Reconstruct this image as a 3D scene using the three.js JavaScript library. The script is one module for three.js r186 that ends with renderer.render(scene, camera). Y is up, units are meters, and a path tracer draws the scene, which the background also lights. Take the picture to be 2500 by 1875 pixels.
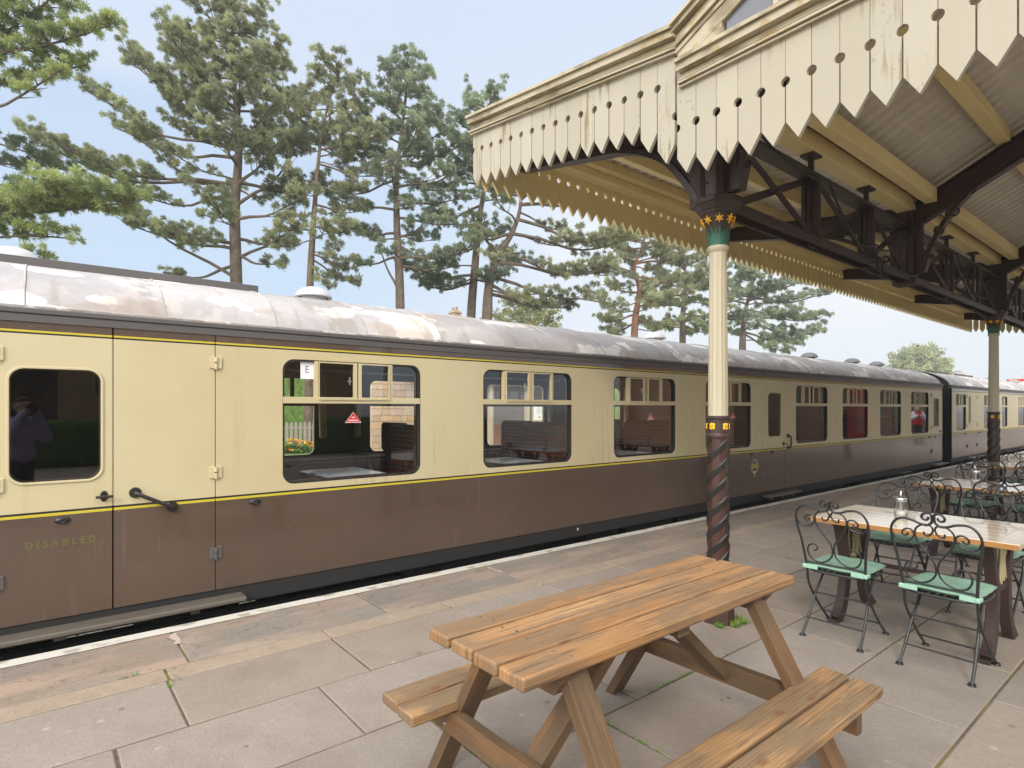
import * as THREE from 'three';
import { mergeGeometries } from 'three/addons/utils/BufferGeometryUtils.js';
import { RoundedBoxGeometry } from 'three/addons/geometries/RoundedBoxGeometry.js';
import { MarchingCubes } from 'three/addons/objects/MarchingCubes.js';
import { FontLoader } from 'three/addons/loaders/FontLoader.js';

// ---------------------------------------------------------------- camera, sky, sun, exposure
const scene = new THREE.Scene();
const camera = new THREE.PerspectiveCamera(66.6, 4 / 3, 0.05, 2000);
camera.position.set(0, 1.5, 0);
camera.lookAt(0.6307, 1.5, -0.776);
camera.setViewOffset(2500, 1875, 0, -59.5, 2500, 1875);
const renderer = new THREE.WebGLRenderer({ antialias: true });
renderer.toneMapping = THREE.LinearToneMapping;
renderer.toneMappingExposure = 1.2;
renderer.shadowMap.enabled = true;
const SUN = new THREE.Vector3(-0.66, 0.50, 0.44).normalize();
const sun = new THREE.DirectionalLight(0xfff6ec, 1.5);
sun.position.copy(SUN).multiplyScalar(60).add(new THREE.Vector3(8, 0, -6));
sun.target.position.set(8, 0, -6);
sun.castShadow = true;
sun.shadow.radius = 20;
sun.shadow.mapSize.set(2048, 2048);
Object.assign(sun.shadow.camera, { left: -40, right: 40, top: 40, bottom: -40, near: 1, far: 150 });
scene.add(sun, sun.target);

// seeded random numbers and periodic noise
function rng(seed) { let a = seed >>> 0; return () => { a = (a + 0x6D2B79F5) | 0; let t = Math.imul(a ^ (a >>> 15), 1 | a); t = (t + Math.imul(t ^ (t >>> 7), 61 | t)) ^ t; return ((t ^ (t >>> 14)) >>> 0) / 4294967296; }; }
function hash(x, y, s) { let h = Math.imul(x, 374761393) + Math.imul(y, 668265263) + Math.imul(s, 1274126177); h = Math.imul(h ^ (h >>> 13), 1274126177); return ((h ^ (h >>> 16)) >>> 0) / 4294967296; }
function vn(x, y, px, py, s) {
  const xi = Math.floor(x), yi = Math.floor(y), fx = x - xi, fy = y - yi;
  const x0 = ((xi % px) + px) % px, y0 = ((yi % py) + py) % py, x1 = (x0 + 1) % px, y1 = (y0 + 1) % py;
  const u = fx * fx * (3 - 2 * fx), v = fy * fy * (3 - 2 * fy);
  const a = hash(x0, y0, s), b = hash(x1, y0, s), c = hash(x0, y1, s), d = hash(x1, y1, s);
  return a + (b - a) * u + (c - a) * v + (a - b - c + d) * u * v;
}
function fbm(u, v, fx, fy, oct, s) { let t = 0, w = 0.5, n = 0; for (let o = 0; o < oct; o++) { t += w * vn(u * fx, v * fy, fx, fy, s + o * 17); n += w; w *= 0.5; fx *= 2; fy *= 2; } return t / n; }
const clamp = (x, a = 0, b = 1) => Math.min(b, Math.max(a, x));
const smooth = (a, b, x) => { const t = clamp((x - a) / (b - a)); return t * t * (3 - 2 * t); };
const lerp = (a, b, t) => a + (b - a) * t;
const mix3 = (a, b, t) => [lerp(a[0], b[0], t), lerp(a[1], b[1], t), lerp(a[2], b[2], t)];

// sky: pale spring blue with thin cloud, whiter near the horizon and round the veiled sun behind the camera
{
  const W = 1024, H = 512, d = new Float32Array(W * H * 4);
  for (let j = 0; j < H; j++) for (let i = 0; i < W; i++) {
    const lon = (i + 0.5) / W * 2 * Math.PI - Math.PI, lat = (j + 0.5) / H * Math.PI - Math.PI / 2;
    const y = Math.sin(lat), x = Math.cos(lat) * Math.cos(lon), z = Math.cos(lat) * Math.sin(lon);
    const up = clamp(y);
    let c = mix3([0.53, 0.67, 0.83], [0.49, 0.595, 0.775], smooth(0, 0.6, up));
    const u = (i + 0.5) / W, v = (j + 0.5) / H;
    const cl = fbm(u + 0.05 * fbm(u, v, 6, 6, 3, 9), v, 10, 12, 6, 5);
    const wisps = smooth(0.42, 0.60, cl) * (0.3 + 0.7 * smooth(0.5, 0.1, up));
    c = mix3(c, [0.84, 0.86, 0.88], wisps * 0.85);
    const east = smooth(0.5, 1.0, x * 0.97 - z * 0.24) * smooth(0.65, 0.1, up);
    c = mix3(c, [0.78, 0.81, 0.84], 0.85 * east);
    const s = x * SUN.x + y * SUN.y + z * SUN.z;
    const g = smooth(-0.15, 0.95, s);
    c = mix3(c, [2.8, 2.74, 2.66], g * 0.85);
    if (y < 0) c = mix3(c, [0.3, 0.28, 0.25], smooth(0, -0.08, y));
    const k = (j * W + i) * 4; d[k] = c[0]; d[k + 1] = c[1]; d[k + 2] = c[2]; d[k + 3] = 1;
  }
  const t = new THREE.DataTexture(d, W, H, THREE.RGBAFormat, THREE.FloatType);
  t.mapping = THREE.EquirectangularReflectionMapping; t.magFilter = t.minFilter = THREE.LinearFilter; t.wrapS = THREE.RepeatWrapping; t.needsUpdate = true;
  scene.background = t; scene.environment = t;
}

// ---------------------------------------------------------------- helpers
const used = {};
const numbered = (n) => { const k = used[n] = (used[n] ?? -1) + 1; return k ? `${n}_${String(k).padStart(3, '0')}` : n; };
function tag(o, label, category, group, kind) { o.userData = { label }; if (category) o.userData.category = category; if (group) o.userData.group = group; if (kind) o.userData.kind = kind; return o; }
function thing(name, label, category, pos = [0, 0, 0], turn = 0, group) { const o = new THREE.Group(); o.name = numbered(name); o.position.set(...pos); o.rotation.y = turn; scene.add(o); return tag(o, label, category, group); }
function copy(o, pos, turn, label, group) { const c = o.clone(); c.name = numbered(o.name.replace(/_\d+$/, '')); c.position.set(...pos); c.rotation.y = turn; c.userData = { ...o.userData, label }; if (group) c.userData.group = group; scene.add(c); return c; }
function flat(g) {
  let o = g.index ? g.toNonIndexed() : g;
  for (const k of Object.keys(o.attributes)) if (!['position', 'normal', 'uv'].includes(k)) o.deleteAttribute(k);
  if (!o.attributes.normal) o.computeVertexNormals();
  if (!o.attributes.uv) o.setAttribute('uv', new THREE.BufferAttribute(new Float32Array(o.attributes.position.count * 2), 2));
  o.morphAttributes = {}; o.clearGroups(); return o;
}
// uv in metres by the face's main direction; along = the axis that runs with the grain (u)
function boxUV(g, along = 'x', du = 0, dv = 0) {
  const o = flat(g), p = o.attributes.position, uv = new Float32Array(p.count * 2), n = new THREE.Vector3(), a = new THREE.Vector3(), b = new THREE.Vector3(), c = new THREE.Vector3();
  for (let i = 0; i < p.count; i += 3) {
    a.fromBufferAttribute(p, i); b.fromBufferAttribute(p, i + 1); c.fromBufferAttribute(p, i + 2);
    n.subVectors(b, a).cross(c.clone().sub(a));
    const ax = Math.abs(n.x), ay = Math.abs(n.y), az = Math.abs(n.z), m = ax > ay && ax > az ? 'x' : ay > az ? 'y' : 'z';
    [a, b, c].forEach((q, k) => {
      let s, t;
      const others = ['x', 'y', 'z'].filter((e) => e !== m);
      if (others.includes(along)) { s = q[along]; t = q[others.find((e) => e !== along)]; } else { s = q[others[0]] * 0.3; t = q[others[1]]; }
      uv[(i + k) * 2] = s + du; uv[(i + k) * 2 + 1] = t + dv;
    });
  }
  o.setAttribute('uv', new THREE.BufferAttribute(uv, 2)); return o;
}
const box = (x0, x1, y0, y1, z0, z1) => flat(new THREE.BoxGeometry(x1 - x0, y1 - y0, z1 - z0).translate((x0 + x1) / 2, (y0 + y1) / 2, (z0 + z1) / 2));
const rbox = (x0, x1, y0, y1, z0, z1, r = 0.006, seg = 1) => flat(new RoundedBoxGeometry(x1 - x0, y1 - y0, z1 - z0, seg, r).translate((x0 + x1) / 2, (y0 + y1) / 2, (z0 + z1) / 2));
// a box between two points: w across, h up-ish
function bar(a, b, w, h, up = [0, 1, 0], r = 0) {
  const A = new THREE.Vector3(...a), B = new THREE.Vector3(...b), d = B.clone().sub(A), L = d.length(); d.normalize();
  const s = new THREE.Vector3(...up).cross(d).normalize(), u = d.clone().cross(s);
  const g = r ? new RoundedBoxGeometry(w, h, L, 1, r) : new THREE.BoxGeometry(w, h, L);
  const q = boxUV(g, 'z', a[0] * 1.7 + b[1], a[2] * 2.3);
  q.applyMatrix4(new THREE.Matrix4().makeBasis(s, u, d).setPosition(A.add(B).multiplyScalar(0.5))); return q;
}
function tube(pts, r, seg = 24, rad = 6, closed = false, tension = 0.5) { return flat(new THREE.TubeGeometry(new THREE.CatmullRomCurve3(pts.map((p) => new THREE.Vector3(...p)), closed, 'catmullrom', tension), seg, r, rad, closed)); }
const rod = (a, b, r, rad = 6) => flat(new THREE.TubeGeometry(new THREE.LineCurve3(new THREE.Vector3(...a), new THREE.Vector3(...b)), 1, r, rad));
const lathe = (pts, seg = 24) => flat(new THREE.LatheGeometry(pts.map((p) => new THREE.Vector2(...p)), seg));
const ball = (x, y, z, r, sx = 1, sy = 1, sz = 1, n = 10) => flat(new THREE.SphereGeometry(r, n, Math.max(4, n * 0.7 | 0)).scale(sx, sy, sz).translate(x, y, z));
const cyl = (x, y0, y1, z, r0, r1 = r0, n = 12) => flat(new THREE.CylinderGeometry(r1, r0, y1 - y0, n).translate(x, (y0 + y1) / 2, z));
function obj(name, geos, mat, parent = scene) {
  const list = Array.isArray(geos) ? geos : [geos];
  const m = new THREE.Mesh(list.length > 1 ? mergeGeometries(list.map(flat)) : list[0], mat);
  m.name = parent === scene ? numbered(name) : name; m.castShadow = m.receiveShadow = true; parent.add(m); return m;
}
const struct = (name, geos, mat) => { const m = obj(name, geos, mat); m.userData.kind = 'structure'; return m; };
function rrect(x0, x1, y0, y1, r, S = THREE.Shape) {
  const s = new S(); s.moveTo(x0 + r, y0); s.lineTo(x1 - r, y0); s.absarc(x1 - r, y0 + r, r, -Math.PI / 2, 0); s.lineTo(x1, y1 - r); s.absarc(x1 - r, y1 - r, r, 0, Math.PI / 2);
  s.lineTo(x0 + r, y1); s.absarc(x0 + r, y1 - r, r, Math.PI / 2, Math.PI); s.lineTo(x0, y0 + r); s.absarc(x0 + r, y0 + r, r, Math.PI, Math.PI * 1.5); return s;
}
const rect = (x0, x1, y0, y1) => { const s = new THREE.Shape(); s.moveTo(x0, y0); s.lineTo(x1, y0); s.lineTo(x1, y1); s.lineTo(x0, y1); s.closePath(); return s; };
const poly = (pts) => { const s = new THREE.Shape(); pts.forEach((p, i) => i ? s.lineTo(...p) : s.moveTo(...p)); s.closePath(); return s; };
const extr = (s, depth, seg = 6, bevel = 0) => flat(new THREE.ExtrudeGeometry(s, { depth, bevelEnabled: bevel > 0, bevelThickness: bevel, bevelSize: bevel, bevelOffset: -bevel, bevelSegments: 1, curveSegments: seg }));
// a flat band that follows a curve in a plane
function band(pts, w0, w1 = w0) {
  const L = [], R = [];
  pts.forEach((p, i) => {
    const a = pts[Math.max(0, i - 1)], b = pts[Math.min(pts.length - 1, i + 1)], dx = b[0] - a[0], dy = b[1] - a[1], l = Math.hypot(dx, dy) || 1, w = lerp(w0, w1, i / (pts.length - 1)) / 2;
    L.push([p[0] - dy / l * w, p[1] + dx / l * w]); R.push([p[0] + dy / l * w, p[1] - dx / l * w]);
  });
  return poly([...L, ...R.reverse()]);
}
const spline2 = (pts, n) => new THREE.SplineCurve(pts.map((p) => new THREE.Vector2(...p))).getPoints(n).map((p) => [p.x, p.y]);
// in the z-y plane, thickness along x
const toZY = (g, x) => flat(g.rotateY(-Math.PI / 2).translate(x, 0, 0));

function tex(w, h, fn, srgb = true) {
  const d = new Uint8Array(w * h * 4);
  for (let j = 0; j < h; j++) for (let i = 0; i < w; i++) { const c = fn((i + 0.5) / w, (j + 0.5) / h), k = (j * w + i) * 4; d[k] = clamp(c[0], 0, 255); d[k + 1] = clamp(c[1], 0, 255); d[k + 2] = clamp(c[2], 0, 255); d[k + 3] = 255; }
  const t = new THREE.DataTexture(d, w, h); t.wrapS = t.wrapT = THREE.RepeatWrapping; t.magFilter = THREE.LinearFilter; t.minFilter = THREE.LinearMipmapLinearFilter; t.generateMipmaps = true;
  if (srgb) t.colorSpace = THREE.SRGBColorSpace; t.needsUpdate = true; return t;
}
const rep = (t, x, y) => { const c = t.clone(); c.repeat.set(1 / x, 1 / y); c.needsUpdate = true; return c; };
const std = (o) => new THREE.MeshStandardMaterial(o);
const phys = (o) => new THREE.MeshPhysicalMaterial(o);
const lin = (r, g, b) => new THREE.Color().setRGB(r, g, b);
const grey = (v) => [v * 255, v * 255, v * 255];

// ---------------------------------------------------------------- materials
const T = {}, M = {};
T.stone = tex(1024, 1024, (u, v) => {
  const a = fbm(u, v, 4, 4, 4, 1), b = fbm(u, v, 60, 60, 3, 2), sp = hash(Math.floor(u * 700), Math.floor(v * 700), 3), st = smooth(0.58, 0.75, fbm(u, v, 7, 7, 5, 8));
  let c = mix3([160, 148, 137], [180, 168, 156], a * 0.7 + b * 0.5 - 0.1);
  c = mix3(c, [158, 143, 130], st * 0.3);
  if (sp > 0.98) c = mix3(c, [215, 205, 195], 0.7); if (sp < 0.03) c = mix3(c, [110, 98, 88], 0.5);
  for (let k = 0; k < 14; k++) { const r = Math.hypot(u - hash(k, 4, 9), v - hash(k, 5, 9)), q = 0.004 + 0.010 * hash(k, 6, 9); if (r < q) c = mix3(c, k % 3 ? [206, 198, 190] : [112, 100, 92], 0.55 * smooth(q, q * 0.5, r)); }
  c = mix3(c, [140, 126, 116], smooth(0.55, 0.7, fbm(u, v, 3, 3, 5, 18)) * 0.25);
  return c;
});
T.stoneBump = tex(512, 512, (u, v) => grey(0.5 * fbm(u, v, 90, 90, 3, 4) + 0.5 * fbm(u, v, 9, 9, 3, 5)), false);
T.flag = tex(1024, 512, (u, v) => {
  const a = fbm(u, v, 3, 5, 5, 11), w = fbm(u + 0.2 * a, v + 0.2 * a, 4, 6, 3, 12), lay = Math.abs((w * 5) % 1 - 0.5), b = fbm(u, v, 70, 50, 2, 13);
  let c = mix3([150, 138, 126], [176, 158, 143], smooth(0.3, 0.7, a)); c = mix3(c, [164, 142, 127], smooth(0.5, 0.75, fbm(u, v, 4, 3, 3, 14)) * 0.8);
  c = mix3(c, [142, 137, 130], smooth(0.56, 0.6, w) * 0.6); if (lay < 0.025) c = mix3(c, [112, 100, 90], 0.5);
  return mix3(c, [195, 185, 174], (b - 0.5) * 0.3);
});
function woodTex(light, dark, weather, seed, amount) {
  return tex(2048, 512, (u, v) => {
    // tile is 2 m by 0.5 m
    let vv = v + 0.05 * fbm(u, v, 5, 5, 4, seed);
    for (let k = 0; k < 8; k++) { const kx = hash(k, 1, seed), ky = hash(k, 2, seed), dx = (u - kx) * 2, dy = (v - ky) * 0.5, r = Math.hypot(dx * 0.45, dy); vv += 0.020 * Math.sign(dy || 1) * Math.exp(-r * r / 0.0005); }
    const ring = Math.pow(Math.abs(((vv * 34 + 0.6 * fbm(u, v, 3, 14, 2, seed + 4)) % 1) - 0.5) * 2, 1.5);
    const fine = fbm(u, v, 24, 250, 3, seed + 1), br = fbm(u, v, 5, 5, 5, seed + 2), blot = fbm(u, v, 9, 6, 4, seed + 9);
    let c = mix3(dark, light, clamp(0.42 + 0.20 * (ring - 0.5) + 0.45 * (fine - 0.5) + 1.1 * (br - 0.5)));
    const str = fbm(u, v, 7, 90, 4, seed + 5), we = smooth(0.46, 0.62, blot * 0.6 + str * 0.25 + fine * 0.15 + 0.05 * amount);
    c = mix3(c, weather, we * 0.62); c = mix3(c, [74, 58, 44], smooth(0.56, 0.70, str * 0.45 + fine * 0.55) * 0.5);
    for (let k = 0; k < 8; k++) { const kx = hash(k, 1, seed), ky = hash(k, 2, seed), r = Math.hypot((u - kx) * 2 * 0.55, (v - ky) * 0.5); if (r < 0.026) c = mix3(mix3([112, 72, 44], c, 0.45 + 0.4 * Math.sin(r * 1300)), c, smooth(0.005, 0.022, r)); }
    return c;
  });
}
T.wood = woodTex([196, 156, 110], [146, 106, 68], [124, 104, 84], 21, 0.9);
T.woodLeg = woodTex([136, 102, 68], [94, 68, 44], [88, 76, 58], 51, 1.4);
T.woodGrey = woodTex([186, 152, 112], [140, 108, 74], [114, 100, 84], 71, 1.8);
T.woodBump = tex(1024, 512, (u, v) => grey(0.7 * fbm(u, v, 10, 180, 3, 22) + 0.3 * fbm(u, v, 6, 40, 3, 24)), false);
T.table = tex(1024, 512, (u, v) => { const f = fbm(u, v, 8, 120, 4, 31), b = fbm(u, v, 3, 5, 3, 32); return mix3([218, 198, 168], [240, 228, 208], clamp(f * 0.9 + b * 0.5 - 0.2)); });
T.cream = tex(1024, 1024, (u, v) => { const a = fbm(u, v, 5, 5, 5, 41), s = fbm(u, v, 90, 4, 4, 42), d = smooth(0.5, 0.75, fbm(u, v, 7, 5, 4, 43)); return mix3(mix3([214, 202, 160], [206, 190, 146], smooth(0.3, 0.75, a) * 0.7), [178, 160, 122], smooth(0.58, 0.78, s) * 0.35 * d + d * 0.05); });
T.valance = tex(1024, 1024, (u, v) => {
  const a = fbm(u, v, 4, 6, 5, 45), s = fbm(u, v, 5, 110, 4, 46), sp = fbm(u, v, 90, 120, 2, 47), z = smooth(0.46, 0.66, fbm(u, v, 5, 3, 3, 48));
  let c = mix3([228, 217, 194], [220, 207, 180], a);
  c = mix3(c, [150, 134, 84], z * smooth(0.56, 0.72, s) * 0.75); if (sp > 0.78) c = mix3(c, [120, 104, 70], 0.3 * z); return c;
});
T.trim = tex(1024, 256, (u, v) => {
  const a = fbm(u, v, 8, 6, 5, 55), l = smooth(0.62, 0.7, fbm(u, v, 30, 10, 4, 56));
  let c = mix3([228, 216, 188], [204, 190, 158], smooth(0.4, 0.7, a)); c = mix3(c, [138, 122, 92], smooth(0.55, 0.75, fbm(u, v, 14, 5, 5, 57)) * 0.6);
  return mix3(c, [190, 152, 70], l * 0.35);
});
T.brown = tex(1024, 1024, (u, v) => { const a = fbm(u, v, 4, 4, 5, 61), b = fbm(u, v, 90, 5, 4, 62), d = smooth(0.45, 0.7, fbm(u, v, 6, 4, 4, 60)), f = hash(Math.floor(u * 500), Math.floor(v * 500), 59); let c = mix3([94, 77, 63], [82, 66, 54], clamp(a + (b - 0.5) * 0.5)); c = mix3(c, [128, 112, 98], smooth(0.56, 0.76, b) * 0.35 * d); return f > 0.9994 ? mix3(c, [150, 138, 125], 0.7) : c; });
T.wave = tex(512, 512, (u, v) => grey(0.75 * fbm(u, v, 6, 4, 2, 63) + 0.25 * fbm(u, v, 22, 12, 2, 64)), false);
T.roof = tex(2048, 512, (u, v) => {
  // tile 8 m long by 2 m
  const a = fbm(u, v, 10, 4, 5, 65), p = fbm(u + 0.02 * a, v, 20, 7, 5, 66), q = fbm(u, v, 60, 10, 4, 67), g = fbm(u, v, 200, 60, 2, 68);
  let c = mix3([170, 166, 166], [194, 190, 189], smooth(0.3, 0.7, a) * 0.8 + (g - 0.5) * 0.5);
  c = mix3(c, [236, 234, 230], smooth(0.53, 0.59, p) * 0.9); c = mix3(c, [166, 146, 126], smooth(0.6, 0.72, fbm(u, v, 14, 6, 4, 69)) * 0.4); c = mix3(c, [150, 140, 132], smooth(0.58, 0.74, fbm(u, v, 90, 4, 4, 70)) * 0.4);
  return mix3(c, [205, 196, 190], smooth(0.62, 0.8, q) * 0.5);
});
T.bark = tex(256, 512, (u, v) => { const a = fbm(u, v, 12, 10, 4, 75), b = Math.abs(fbm(u, v, 8, 6, 3, 76) - 0.5) * 2; return mix3([96, 82, 70], [150, 130, 114], clamp(a * 1.1 - 0.1 + b * 0.2)); });
T.sheet = tex(512, 512, (u, v) => { const a = fbm(u, v, 4, 6, 5, 81), b = fbm(u, v, 40, 3, 3, 82); return mix3([186, 180, 168], [166, 158, 144], clamp(a * 0.9 + (b - 0.5) * 0.7)); });
T.grass = tex(512, 512, (u, v) => { const a = fbm(u, v, 6, 6, 5, 85), b = fbm(u, v, 90, 60, 2, 86); return mix3([84, 112, 40], [136, 164, 72], clamp(a * 0.7 + b * 0.6 - 0.15)); });
T.gravel = tex(512, 512, (u, v) => { const b = fbm(u, v, 60, 60, 2, 87), h = hash(Math.floor(u * 90), Math.floor(v * 90), 88); return mix3([92, 84, 76], [168, 158, 146], clamp(b * 0.6 + h * 0.5)); });
T.block = tex(512, 512, (u, v) => { const a = fbm(u, v, 6, 6, 5, 91), b = fbm(u, v, 70, 70, 2, 92); return mix3([208, 190, 164], [184, 163, 138], clamp(a * 0.9 + (b - 0.5) * 0.6)); });
T.iron = tex(256, 256, (u, v) => grey(fbm(u, v, 40, 40, 3, 95)), false);
T.strap = tex(256, 256, (u, v) => { const y = v * 8 % 1; const c = y < 0.3 ? [150, 74, 38] : y < 0.42 ? [60, 34, 26] : y < 0.62 ? [108, 52, 34] : y < 0.7 ? [176, 158, 132] : [70, 40, 32]; return mix3(c, [40, 26, 22], fbm(u, v, 40, 40, 2, 97) * 0.4); });

M.slabs = [[1, 1, 1], [0.93, 0.93, 0.94], [1.05, 1.03, 1.0], [0.97, 0.94, 0.91]].map((c) => std({ map: rep(T.stone, 1.6, 1.6), bumpMap: rep(T.stoneBump, 0.8, 0.8), bumpScale: 0.003, roughness: 0.9, color: lin(...c.map((x) => x * 0.70)) }));
M.flags = [[1, 1, 1], [0.92, 0.92, 0.93], [1.06, 1.0, 0.96]].map((c) => std({ map: rep(T.flag, 1.7, 0.9), bumpMap: rep(T.stoneBump, 1.0, 1.0), bumpScale: 0.004, roughness: 0.85, color: lin(...c.map((x) => x * 0.80)) }));
M.strip = std({ map: rep(T.stone, 0.5, 0.5), bumpMap: rep(T.stoneBump, 0.3, 0.3), bumpScale: 0.006, roughness: 0.95, color: lin(0.86, 0.80, 0.72) });
M.joint = std({ map: tex(512, 512, (u, v) => { const m = smooth(0.5, 0.62, fbm(u, v, 8, 8, 4, 101)), a = fbm(u, v, 60, 60, 2, 102); return mix3(mix3([84, 74, 62], [122, 108, 90], a), [124, 116, 52], m * 0.85); }), roughness: 1 }); M.joint.map.repeat.set(0.5, 0.5);
M.white = std({ map: tex(512, 256, (u, v) => { const a = fbm(u, v, 6, 10, 5, 105); return mix3([226, 222, 212], [186, 176, 164], smooth(0.50, 0.66, a)); }), roughness: 0.8, color: lin(0.82, 0.82, 0.81) });
M.wood = [0, 1, 2, 3].map((k) => std({ map: rep(T.wood, 2, 0.5), bumpMap: rep(T.woodBump, 2, 0.5), bumpScale: 0.0025, roughness: 0.62, color: lin(...[[0.92, 0.91, 0.88], [1, 0.98, 0.95], [0.92, 0.89, 0.84], [0.97, 0.94, 0.88]][k]) }));
M.bench = [0, 1].map((k) => std({ map: rep(T.woodGrey, 2, 0.5), bumpMap: rep(T.woodBump, 2, 0.5), bumpScale: 0.003, roughness: 0.75, color: lin(...[[0.95, 0.9, 0.82], [1, 0.97, 0.9]][k]) }));
M.leg = std({ map: rep(T.woodLeg, 2, 0.5), bumpMap: rep(T.woodBump, 2, 0.5), bumpScale: 0.002, roughness: 0.7 });
M.bolt = std({ color: lin(0.3, 0.29, 0.28), metalness: 0.9, roughness: 0.45 });
M.cream = phys({ color: lin(0.86, 0.86, 0.88), map: rep(T.cream, 3, 3), bumpMap: rep(T.wave, 3, 2), bumpScale: 0.005, roughness: 0.4, clearcoat: 0.3, clearcoatRoughness: 0.2 });
M.creamPlain = std({ color: lin(0.72, 0.60, 0.36), roughness: 0.5 });
M.brown = phys({ color: lin(0.88, 0.84, 0.80), map: rep(T.brown, 3, 3), bumpMap: rep(T.wave, 2.4, 1.6), bumpScale: 0.008, roughness: 0.45, clearcoat: 1, clearcoatRoughness: 0.06 });
M.yellow = std({ color: lin(0.56, 0.46, 0.035), roughness: 0.45 });
M.black = std({ color: lin(0.012, 0.012, 0.012), roughness: 0.5 });
M.under = std({ color: lin(0.022, 0.021, 0.02), roughness: 0.75 });
M.gutter = std({ color: lin(0.10, 0.092, 0.09), roughness: 0.45 });
M.step = std({ map: rep(T.sheet, 1, 1), color: lin(0.30, 0.28, 0.27), roughness: 0.5, metalness: 0.2 });
M.roofs = [1, 0.94, 1.05].map((k) => std({ map: rep(T.roof, 8, 2), bumpMap: rep(T.wave, 1.5, 1), bumpScale: 0.003, roughness: 0.55, color: lin(k * 0.96, k * 0.95, k * 0.95) }));
M.roofEdge = std({ map: rep(T.roof, 3, 0.7), color: lin(0.72, 0.7, 0.66), roughness: 0.8 });
M.glass = phys({ color: 0xffffff, transmission: 1, thickness: 0, roughness: 0.0, ior: 1.75 });
M.dimGlass = phys({ color: lin(0.55, 0.6, 0.6), transmission: 1, thickness: 0, roughness: 0.0, ior: 1.55 });
M.rubber = std({ color: lin(0.02, 0.018, 0.016), roughness: 0.7 });
M.inner = std({ map: rep(T.woodLeg, 1, 0.25), color: lin(0.26, 0.18, 0.15), roughness: 0.4 });
M.ceiling = std({ color: lin(0.42, 0.40, 0.36), roughness: 0.8 });
M.laminate = std({ color: lin(0.66, 0.72, 0.78), roughness: 0.2 });
M.metal = std({ color: lin(0.62, 0.62, 0.62), metalness: 1, roughness: 0.28 });
M.seatBack = std({ map: rep(T.woodLeg, 1, 0.25), color: lin(0.34, 0.20, 0.15), roughness: 0.4 });
M.moquette = std({ map: rep(T.strap, 0.8, 0.8), roughness: 1, color: lin(0.42, 0.38, 0.38) });
M.curtain = std({ color: lin(0.42, 0.33, 0.2), roughness: 1 });
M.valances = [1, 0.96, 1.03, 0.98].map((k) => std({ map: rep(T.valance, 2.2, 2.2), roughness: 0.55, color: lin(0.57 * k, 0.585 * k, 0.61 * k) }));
M.valance = std({ map: rep(T.valance, 2.2, 2.2), roughness: 0.55, color: lin(0.68, 0.68, 0.68) });
M.trim = std({ map: rep(T.trim, 3, 0.6), roughness: 0.6, color: lin(0.62, 0.62, 0.62) });
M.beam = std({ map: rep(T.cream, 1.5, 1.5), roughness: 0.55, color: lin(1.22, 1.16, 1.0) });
M.valanceShadeLift = std({ map: rep(T.cream, 1.5, 1.5), roughness: 0.5, color: lin(1.2, 1.14, 0.98) });  // same paint as the end valance, colour lightened to make up for canopy shade
M.sheet = std({ map: rep(T.sheet, 2, 2), roughness: 0.45, color: lin(1.3, 1.3, 1.28) });
M.iron = phys({ color: lin(0.042, 0.022, 0.018), roughness: 0.5, clearcoat: 0.1, clearcoatRoughness: 0.25, bumpMap: rep(T.iron, 0.15, 0.15), bumpScale: 0.0012 });
M.ironRed = phys({ color: lin(0.055, 0.021, 0.014), roughness: 0.45, clearcoat: 0.25, clearcoatRoughness: 0.2, bumpMap: rep(T.iron, 0.15, 0.15), bumpScale: 0.001 });
M.ironBlack = phys({ color: lin(0.016, 0.014, 0.013), roughness: 0.4, clearcoat: 0.3, clearcoatRoughness: 0.2 });
M.colCream = phys({ color: lin(0.47, 0.42, 0.29), roughness: 0.45, clearcoat: 0.3, bumpMap: rep(T.iron, 0.2, 0.2), bumpScale: 0.001 });
M.leafGreen = std({ color: lin(0.022, 0.11, 0.072), roughness: 0.5 });
M.petal = std({ color: lin(0.85, 0.45, 0.02), roughness: 0.5 });
M.petal2 = std({ color: lin(0.75, 0.25, 0.02), roughness: 0.5 });
M.red = std({ color: lin(0.55, 0.03, 0.03), roughness: 0.5 });
M.wrought = phys({ color: lin(0.016, 0.018, 0.02), roughness: 0.42, clearcoat: 0.4 });
M.cushion = std({ color: lin(0.22, 0.37, 0.275), roughness: 0.95, bumpMap: rep(T.iron, 0.06, 0.06), bumpScale: 0.0008 });
M.tie = std({ color: lin(0.31, 0.52, 0.40), roughness: 0.95 });
M.tableTop = [0.97, 1.03, 1.0, 0.93].map((k) => phys({ map: rep(T.table, 1.4, 0.5), roughness: 0.25, clearcoat: 1, clearcoatRoughness: 0.08, color: lin(k * 1.12, k * 1.1, k * 1.08) }));
M.tableEdge = phys({ map: rep(T.table, 1.4, 0.5), roughness: 0.35, clearcoat: 0.5, color: lin(0.50, 0.29, 0.12) });
M.bark = std({ map: rep(T.bark, 0.8, 2), bumpMap: rep(T.bark, 0.8, 2), bumpScale: 0.02, roughness: 1, color: lin(0.80, 0.84, 0.84) });
scene.fog = new THREE.FogExp2(0xe8eef4, 0.0016);
M.barkRed = std({ map: rep(T.bark, 0.8, 2), roughness: 1, color: lin(1.15, 0.82, 0.66) });
M.grass = std({ map: rep(T.grass, 4, 4), roughness: 1, color: lin(0.9, 1, 0.8) });
M.gravel = std({ map: rep(T.gravel, 2, 2), roughness: 1 });
M.block = [[1, 0.97, 0.92], [0.9, 0.86, 0.84], [1.05, 0.95, 0.8], [0.95, 0.9, 0.92]].map((c) => std({ map: rep(T.block, 1.1, 1.1), roughness: 0.95, color: lin(...c) }));
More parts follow.
